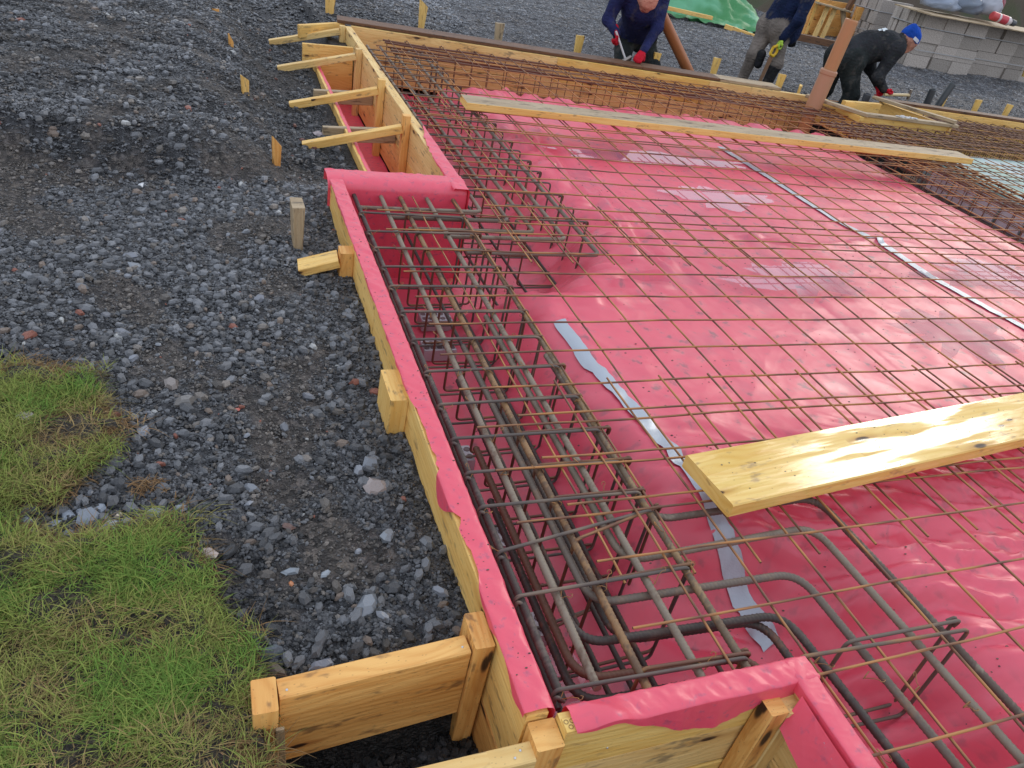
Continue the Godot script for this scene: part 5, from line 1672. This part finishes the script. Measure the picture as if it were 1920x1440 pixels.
	b = [
		[Vector3(6.66, 0.32, -7.42), Vector3(6.70, 0.32, -7.22), 0.150, 0.150, TROUSER],
		[Vector3(6.70, 0.38, -7.32), Vector3(6.88, 0.47, -7.28), 0.160, 0.165, BLACKS * 1.6],
		[Vector3(6.88, 0.47, -7.28), Vector3(7.06, 0.52, -7.24), 0.170, 0.160, BLACKS * 1.6],
		[Vector3(7.06, 0.54, -7.42), Vector3(7.08, 0.54, -7.08), 0.100, 0.100, BLACKS * 1.6],
		[Vector3(7.12, 0.57, -7.24), Vector3(7.20, 0.58, -7.22), 0.095, 0.080, BLACKS * 1.3],
		[Vector3(7.18, 0.57, -7.22), Vector3(7.25, 0.59, -7.21), 0.060, 0.060, SKIN],
		[Vector3(7.07, 0.50, -7.06), Vector3(6.955, 0.22, -7.04), 0.082, 0.062, BLACKS * 1.6],
		[Vector3(6.955, 0.22, -7.04), Vector3(7.075, 0.115, -7.00), 0.060, 0.044, BLACKS * 1.6],
		[Vector3(7.10, 0.50, -7.42), Vector3(7.08, 0.26, -7.34), 0.080, 0.060, BLACKS * 1.6],
		[Vector3(7.08, 0.26, -7.34), Vector3(7.10, 0.12, -7.12), 0.058, 0.044, BLACKS * 1.6],
		[Vector3(6.66, 0.30, -7.22), Vector3(6.80, -0.02, -7.14), 0.125, 0.085, TROUSER],
		[Vector3(6.80, -0.02, -7.14), Vector3(6.70, -0.42, -7.24), 0.080, 0.062, TROUSER],
		[Vector3(6.64, 0.30, -7.42), Vector3(6.66, -0.04, -7.42), 0.125, 0.085, TROUSER],
		[Vector3(6.66, -0.04, -7.42), Vector3(6.58, -0.42, -7.50), 0.080, 0.062, TROUSER]]
	face_into(b, Vector3(7.305, 0.60, -7.20), Vector3(0.86, -0.42, 0.28).normalized(), Vector3(0.40, 0.90, 0.10).normalized(), SKIN)
	part("body", flesh(b, 0.016, 0.04).mesh(), M.cloth, t)
	var up := Vector3(0.40, 0.90, 0.10).normalized()
	var fw := Vector3(0.86, -0.42, 0.28).normalized()
	var hc := Vector3(7.305, 0.60, -7.20)
	var hat := [[hc + up * 0.062 - fw * 0.02, hc + up * 0.060 + fw * 0.016, 0.102, 0.095, Color(0.01, 0.06, 0.34)], [hc + up * 0.11 - fw * 0.03, hc + up * 0.125 + fw * 0.0, 0.075, 0.05, Color(0.01, 0.06, 0.34)]]
	for k in 12:
		var a0 := TAU * k / 12.0
		var a1 := TAU * (k + 1) / 12.0
		var sd := fw.cross(up)
		hat.append([hc + up * 0.048 + (fw * cos(a0) + sd * sin(a0)) * 0.094, hc + up * 0.048 + (fw * cos(a1) + sd * sin(a1)) * 0.094, 0.017, 0.017, Color(0.012, 0.075, 0.40)])
	var hm := part("knitted_hat", flesh(hat, 0.010, 0.012).mesh(), M.cloth, t)
	var lab := MB.new()
	for k in 5:
		var a0 := -0.95 - 0.16 * k
		var sd := -fw.cross(up)
		var d0 := fw * cos(a0) + sd * sin(-a0) * -1.0
		var d1 := fw * cos(a0 - 0.16) + sd * sin(-(a0 - 0.16)) * -1.0
		d0 = fw * cos(a0) - fw.cross(up) * sin(a0)
		d1 = fw * cos(a0 - 0.16) - fw.cross(up) * sin(a0 - 0.16)
		lab.flat([hc + up * 0.034 + d0 * 0.114, hc + up * 0.034 + d1 * 0.114, hc + up * 0.068 + d1 * 0.113, hc + up * 0.068 + d0 * 0.113], d0, [Vector2.ZERO, Vector2.RIGHT, Vector2.ONE, Vector2.DOWN], Color(0.6, 0.62, 0.68))
	part("patch", lab.mesh(), M.paint, hm)
	part("glove", hand_mesh(Vector3(7.07, 0.118, -7.005), Vector3(7.145, 0.07, -6.98), Vector3(0.5, 0.1, 0.9), Color(0.55, 0.015, 0.03)), M.cloth, t)
	part("glove", hand_mesh(Vector3(7.095, 0.125, -7.125), Vector3(7.10, 0.05, -7.04), Vector3(0.9, 0.0, 0.2), Color(0.55, 0.015, 0.03)), M.cloth, t)
	boot(t, Vector3(6.70, -0.48, -7.26), Vector3(6.90, -0.48, -7.18), BLACKS)
	boot(t, Vector3(6.58, -0.48, -7.52), Vector3(6.80, -0.48, -7.46), BLACKS)
	# small pale print on the back of the sweater
	var pr := MB.new()
	for k in [[6.90, 0.0, 0.018, 0.03], [6.95, 0.01, 0.026, 0.045], [6.915, 0.045, 0.012, 0.02]]:
		var c := Vector3(k[0], 0.655 + (k[0] - 6.88) * 0.32, -7.23 + k[1])
		pr.flat([c + Vector3(-k[2], -k[2] * 0.3, k[3] * 0.5), c + Vector3(k[2], k[2] * 0.3, k[3] * 0.5), c + Vector3(k[2], k[2] * 0.3 + 0.008, -k[3] * 0.5), c + Vector3(-k[2], -k[2] * 0.3 + 0.008, -k[3] * 0.5)], Vector3(-0.2, 1, 0.2).normalized(), [Vector2.ZERO, Vector2.RIGHT, Vector2.ONE, Vector2.DOWN], Color(0.55, 0.6, 0.62))
	part("print", pr.mesh(), M.paint, t)
	hammer("hammer with a pale wooden shaft in the red gloves of the worker in black", Vector3(7.12, 0.07, -6.97), Vector3(7.44, 0.095, -6.97), Color(0.60, 0.46, 0.24), 0.017)

func hammer(label: String, a: Vector3, b: Vector3, col: Color, r: float) -> void:
	var t := thing("hammer", label, "hammer")
	var d := (b - a).normalized()
	var mb := MB.new()
	rod_into(mb, PackedVector3Array([a - d * 0.04, a.lerp(b, 0.5), b]), r, 8, col, col, 0.0)
	part("shaft", mb.mesh(), M.plastic, t)
	var s := d.cross(Vector3(0, 0, 1)).normalized()
	var hd := MB.new()
	rod_into(hd, PackedVector3Array([b - s * 0.06, b + s * 0.02, b + s * 0.045]), 0.017, 10, Color(0.30, 0.27, 0.24), Color(0.30, 0.27, 0.24), 0.0)
	rod_into(hd, PackedVector3Array([b + s * 0.03, b + s * 0.07 - d * 0.01, b + s * 0.10 - d * 0.035]), 0.012, 8, Color(0.30, 0.27, 0.24), Color(0.30, 0.27, 0.24), 0.0)
	part("head", hd.mesh(), M.metal, t)

# ---------------------------------------------------------------- small things on the ground
func grit(called: String, label: String, count: int, where: Callable, smin: float, smax: float) -> void:
	var ts: Array[Transform3D] = []
	for k in count:
		var p: Vector3 = where.call()
		if not p.is_finite(): continue
		var s := smin + (smax - smin) * pow(rng.randf(), 2.5)
		ts.append(Transform3D(Basis(Vector3.UP, rng.randf() * TAU).scaled(Vector3(s * 1.6, s * 0.6, s)), p))
	var mm := MultiMesh.new()
	mm.transform_format = MultiMesh.TRANSFORM_3D
	mm.use_colors = true
	mm.mesh = stone_mesh(77, 1, 0.0)
	mm.instance_count = ts.size()
	for k in ts.size():
		mm.set_instance_transform(k, ts[k])
		mm.set_instance_color(k, Color(0.06, 0.045, 0.04).lerp(Color(0.16, 0.12, 0.09), rng.randf()))
	var o := MultiMeshInstance3D.new()
	o.name = numbered(called)
	o.multimesh = mm
	o.material_override = M.paint
	add_child(o, true)
	tag(o, label, "grit", "", "stuff")

func stone(label: String, at: Vector2, size: float, col: Color, seed_no: int, group := "") -> void:
	var r := RandomNumberGenerator.new()
	r.seed = seed_no
	var mb := MB.new()
	chip(mb, Vector3.ZERO, size, r, 1.0)
	for k in mb.c.size(): mb.c[k] = col
	var o := obj("stone", mb.mesh(), M.stone)
	o.position = Vector3(at.x, ground_y(at.x, at.y) + size * 0.16 + 0.012 * sm(0.0, 1.0, grass_at(at.x, at.y)), at.y)
	tag(o, label, "stone", group)

func loose_things() -> void:
	var G := Color(0.17, 0.18, 0.20)
	stone("large pale pinkish stone at the edge of the lawn", Vector2(-0.03, -1.35), 0.030, Color(0.42, 0.34, 0.30), 11)
	stone("biggest flat grey slab in the gravel above the short orange board", Vector2(0.31, -1.14), 0.046, Color(0.19, 0.205, 0.23), 12)
	stone("pinkish grey stone against the left formwork", Vector2(0.405, -1.55), 0.042, Color(0.30, 0.25, 0.23), 13)
	stone("long pale stone lying on the upper patch of grass", Vector2(-0.475, -1.90), 0.036, Color(0.36, 0.33, 0.29), 14)
	stone("bright white pebble far out on the left gravel", Vector2(-0.27, -3.62), 0.028, Color(0.72, 0.74, 0.76), 15)
	stone("dark red-brown stone in the brown soil near the lawn", Vector2(0.16, -1.43), 0.024, Color(0.13, 0.075, 0.065), 16)
	stone("grey flat slate before the left formwork", Vector2(0.40, -1.36), 0.036, Color(0.22, 0.24, 0.265), 17)
	stone("pale blue slate chip, right one of a pair near the hole", Vector2(0.23, -1.26), 0.022, Color(0.25, 0.28, 0.31), 18)
	stone("pale blue slate chip, left one of a pair near the hole", Vector2(0.15, -1.28), 0.024, Color(0.25, 0.28, 0.31), 19)
	stone("small orange pebble beside the pair of pale slate chips", Vector2(0.15, -1.245), 0.009, Color(0.42, 0.16, 0.06), 20)
	stone("flat brown-grey stone, upper one of two by the upper grass", Vector2(-0.12, -2.05), 0.036, Color(0.20, 0.175, 0.16), 21)
	stone("flat grey stone, lower one of two by the upper grass", Vector2(-0.08, -1.96), 0.038, Color(0.18, 0.165, 0.155), 22)
	stone("small square of red brick in the gravel", Vector2(0.06, -1.93), 0.012, Color(0.45, 0.10, 0.07), 23)
	stone("large grey slate touching the short orange board", Vector2(0.19, -1.01), 0.034, Color(0.17, 0.175, 0.20), 24)
	stone("dark slate beside the split post and the short board", Vector2(0.09, -1.06), 0.030, Color(0.12, 0.135, 0.155), 25)
	stone("cream pebble among the pale stones in the lawn", Vector2(-0.23, -1.52), 0.014, Color(0.55, 0.45, 0.34), 26)
	stone("pink stone against the second lower strut", Vector2(0.66, -4.80), 0.045, Color(0.30, 0.24, 0.24), 27)
	var k := 0
	for p in [Vector2(-0.37, -1.52), Vector2(-0.29, -1.51), Vector2(-0.41, -1.50), Vector2(-0.33, -1.47), Vector2(-0.34, -1.54), Vector2(-0.25, -1.47), Vector2(-0.39, -1.47), Vector2(-0.31, -1.545), Vector2(-0.21, -1.49), Vector2(-0.27, -1.55), Vector2(-0.15, -1.49), Vector2(-0.09, -1.52), Vector2(-0.43, -1.53)]:
		stone("pale blue-grey stone in the strip of stones across the lawn", p, rng.randf_range(0.018, 0.034), Color(0.21, 0.235, 0.27) * rng.randf_range(0.8, 1.25), 40 + k, "pale stones lying in a strip across the lawn")
		k += 1
	for n in 70:
		var x := rng.randf_range(-0.55, 0.50)
		var z := rng.randf_range(-3.3, -0.98)
		if grass_at(x, z) > 0.0 or on_boards(x, z): continue
		stone("larger slate lying loose on the chippings left of the formwork", Vector2(x, z), 0.012 + 0.022 * pow(rng.randf(), 2.0), G * rng.randf_range(0.6, 1.35), 100 + n, "larger loose slates on the chippings")
	# clump of dry straw
	var st := MB.new()
	for n in 70:
		var a := rng.randf() * TAU
		var c := Vector3(-0.17 + rng.randf_range(-0.035, 0.035), ground_y(-0.17, -1.61) + rng.randf_range(0.0, 0.02), -1.61 + rng.randf_range(-0.03, 0.03))
		var d := Vector3(cos(a), rng.randf_range(-0.2, 0.25), sin(a)) * rng.randf_range(0.012, 0.032)
		rod_into(st, PackedVector3Array([c - d, c + Vector3(0, 0.006, 0), c + d]), 0.0008, 3, Color(0.24, 0.13, 0.05), Color(0.32, 0.2, 0.09), 0.3)
	tag(obj("straw", st.mesh(), M.steel), "clump of brown dry grass on the gravel by the lawn", "straw", "", "stuff")
	# grit and sawdust trodden over the sheet and the plank
	grit("grit", "dark grit and bits of slate lying on the red plastic", 2600, func() -> Vector3:
		var x := rng.randf_range(0.65, 4.6)
		var z := rng.randf_range(-4.6, -0.3)
		if not inside(Vector2(x, z), SLAB) or nz.get_noise_2d(x * 1.3, z * 1.3 + 7.0) < -0.05: return Vector3.INF
		return Vector3(x, membrane_y(x, z) + 0.001, z), 0.0025, 0.009)
	grit("grit", "specks of dirt on the wet pale plank", 90, func() -> Vector3:
		var t := rng.randf_range(0.05, 1.5)
		var u := clampf(rng.randfn(0.0, 0.05), -0.1, 0.1)
		return Vector3(1.298 + t * 0.9934 + u * 0.114, 0.0695, -1.302 - t * 0.1144 + u * 0.9934), 0.002, 0.007)
	grit("grit", "specks of dirt on the plastic over the left formwork", 160, func() -> Vector3:
		return Vector3(rng.randf_range(0.535, 0.598), 0.0495, rng.randf_range(-3.4, -0.78)), 0.002, 0.006)
	var dr := MB.new()
	for n in 46:
		var z := rng.randf_range(-0.64, -0.36)
		var p := Vector3(1.150 - rng.randf() * 0.03, 0.0, z)
		var u := rng.randf_range(0.1, 0.7)
		p = Vector3(1.157 - 0.035 * u - 0.008 * sin(z * 9.0 + u), 0.040 - 0.17 * u * 0.75, z + 0.02 * u)
		var r := rng.randf_range(0.001, 0.0032)
		lathe(dr, [Vector2(r, 0.0), Vector2(r * 0.8, r * 0.45), Vector2(r * 0.35, r * 0.65), Vector2(0.0, r * 0.7)], 8, Transform3D(Basis(Quaternion(Vector3.UP, Vector3(-0.95, 0.25, 0).normalized())), p))
	tag(obj("water_drops", dr.mesh(), M.water), "rain drops on the lower red flap at the front corner", "water drops", "", "stuff")
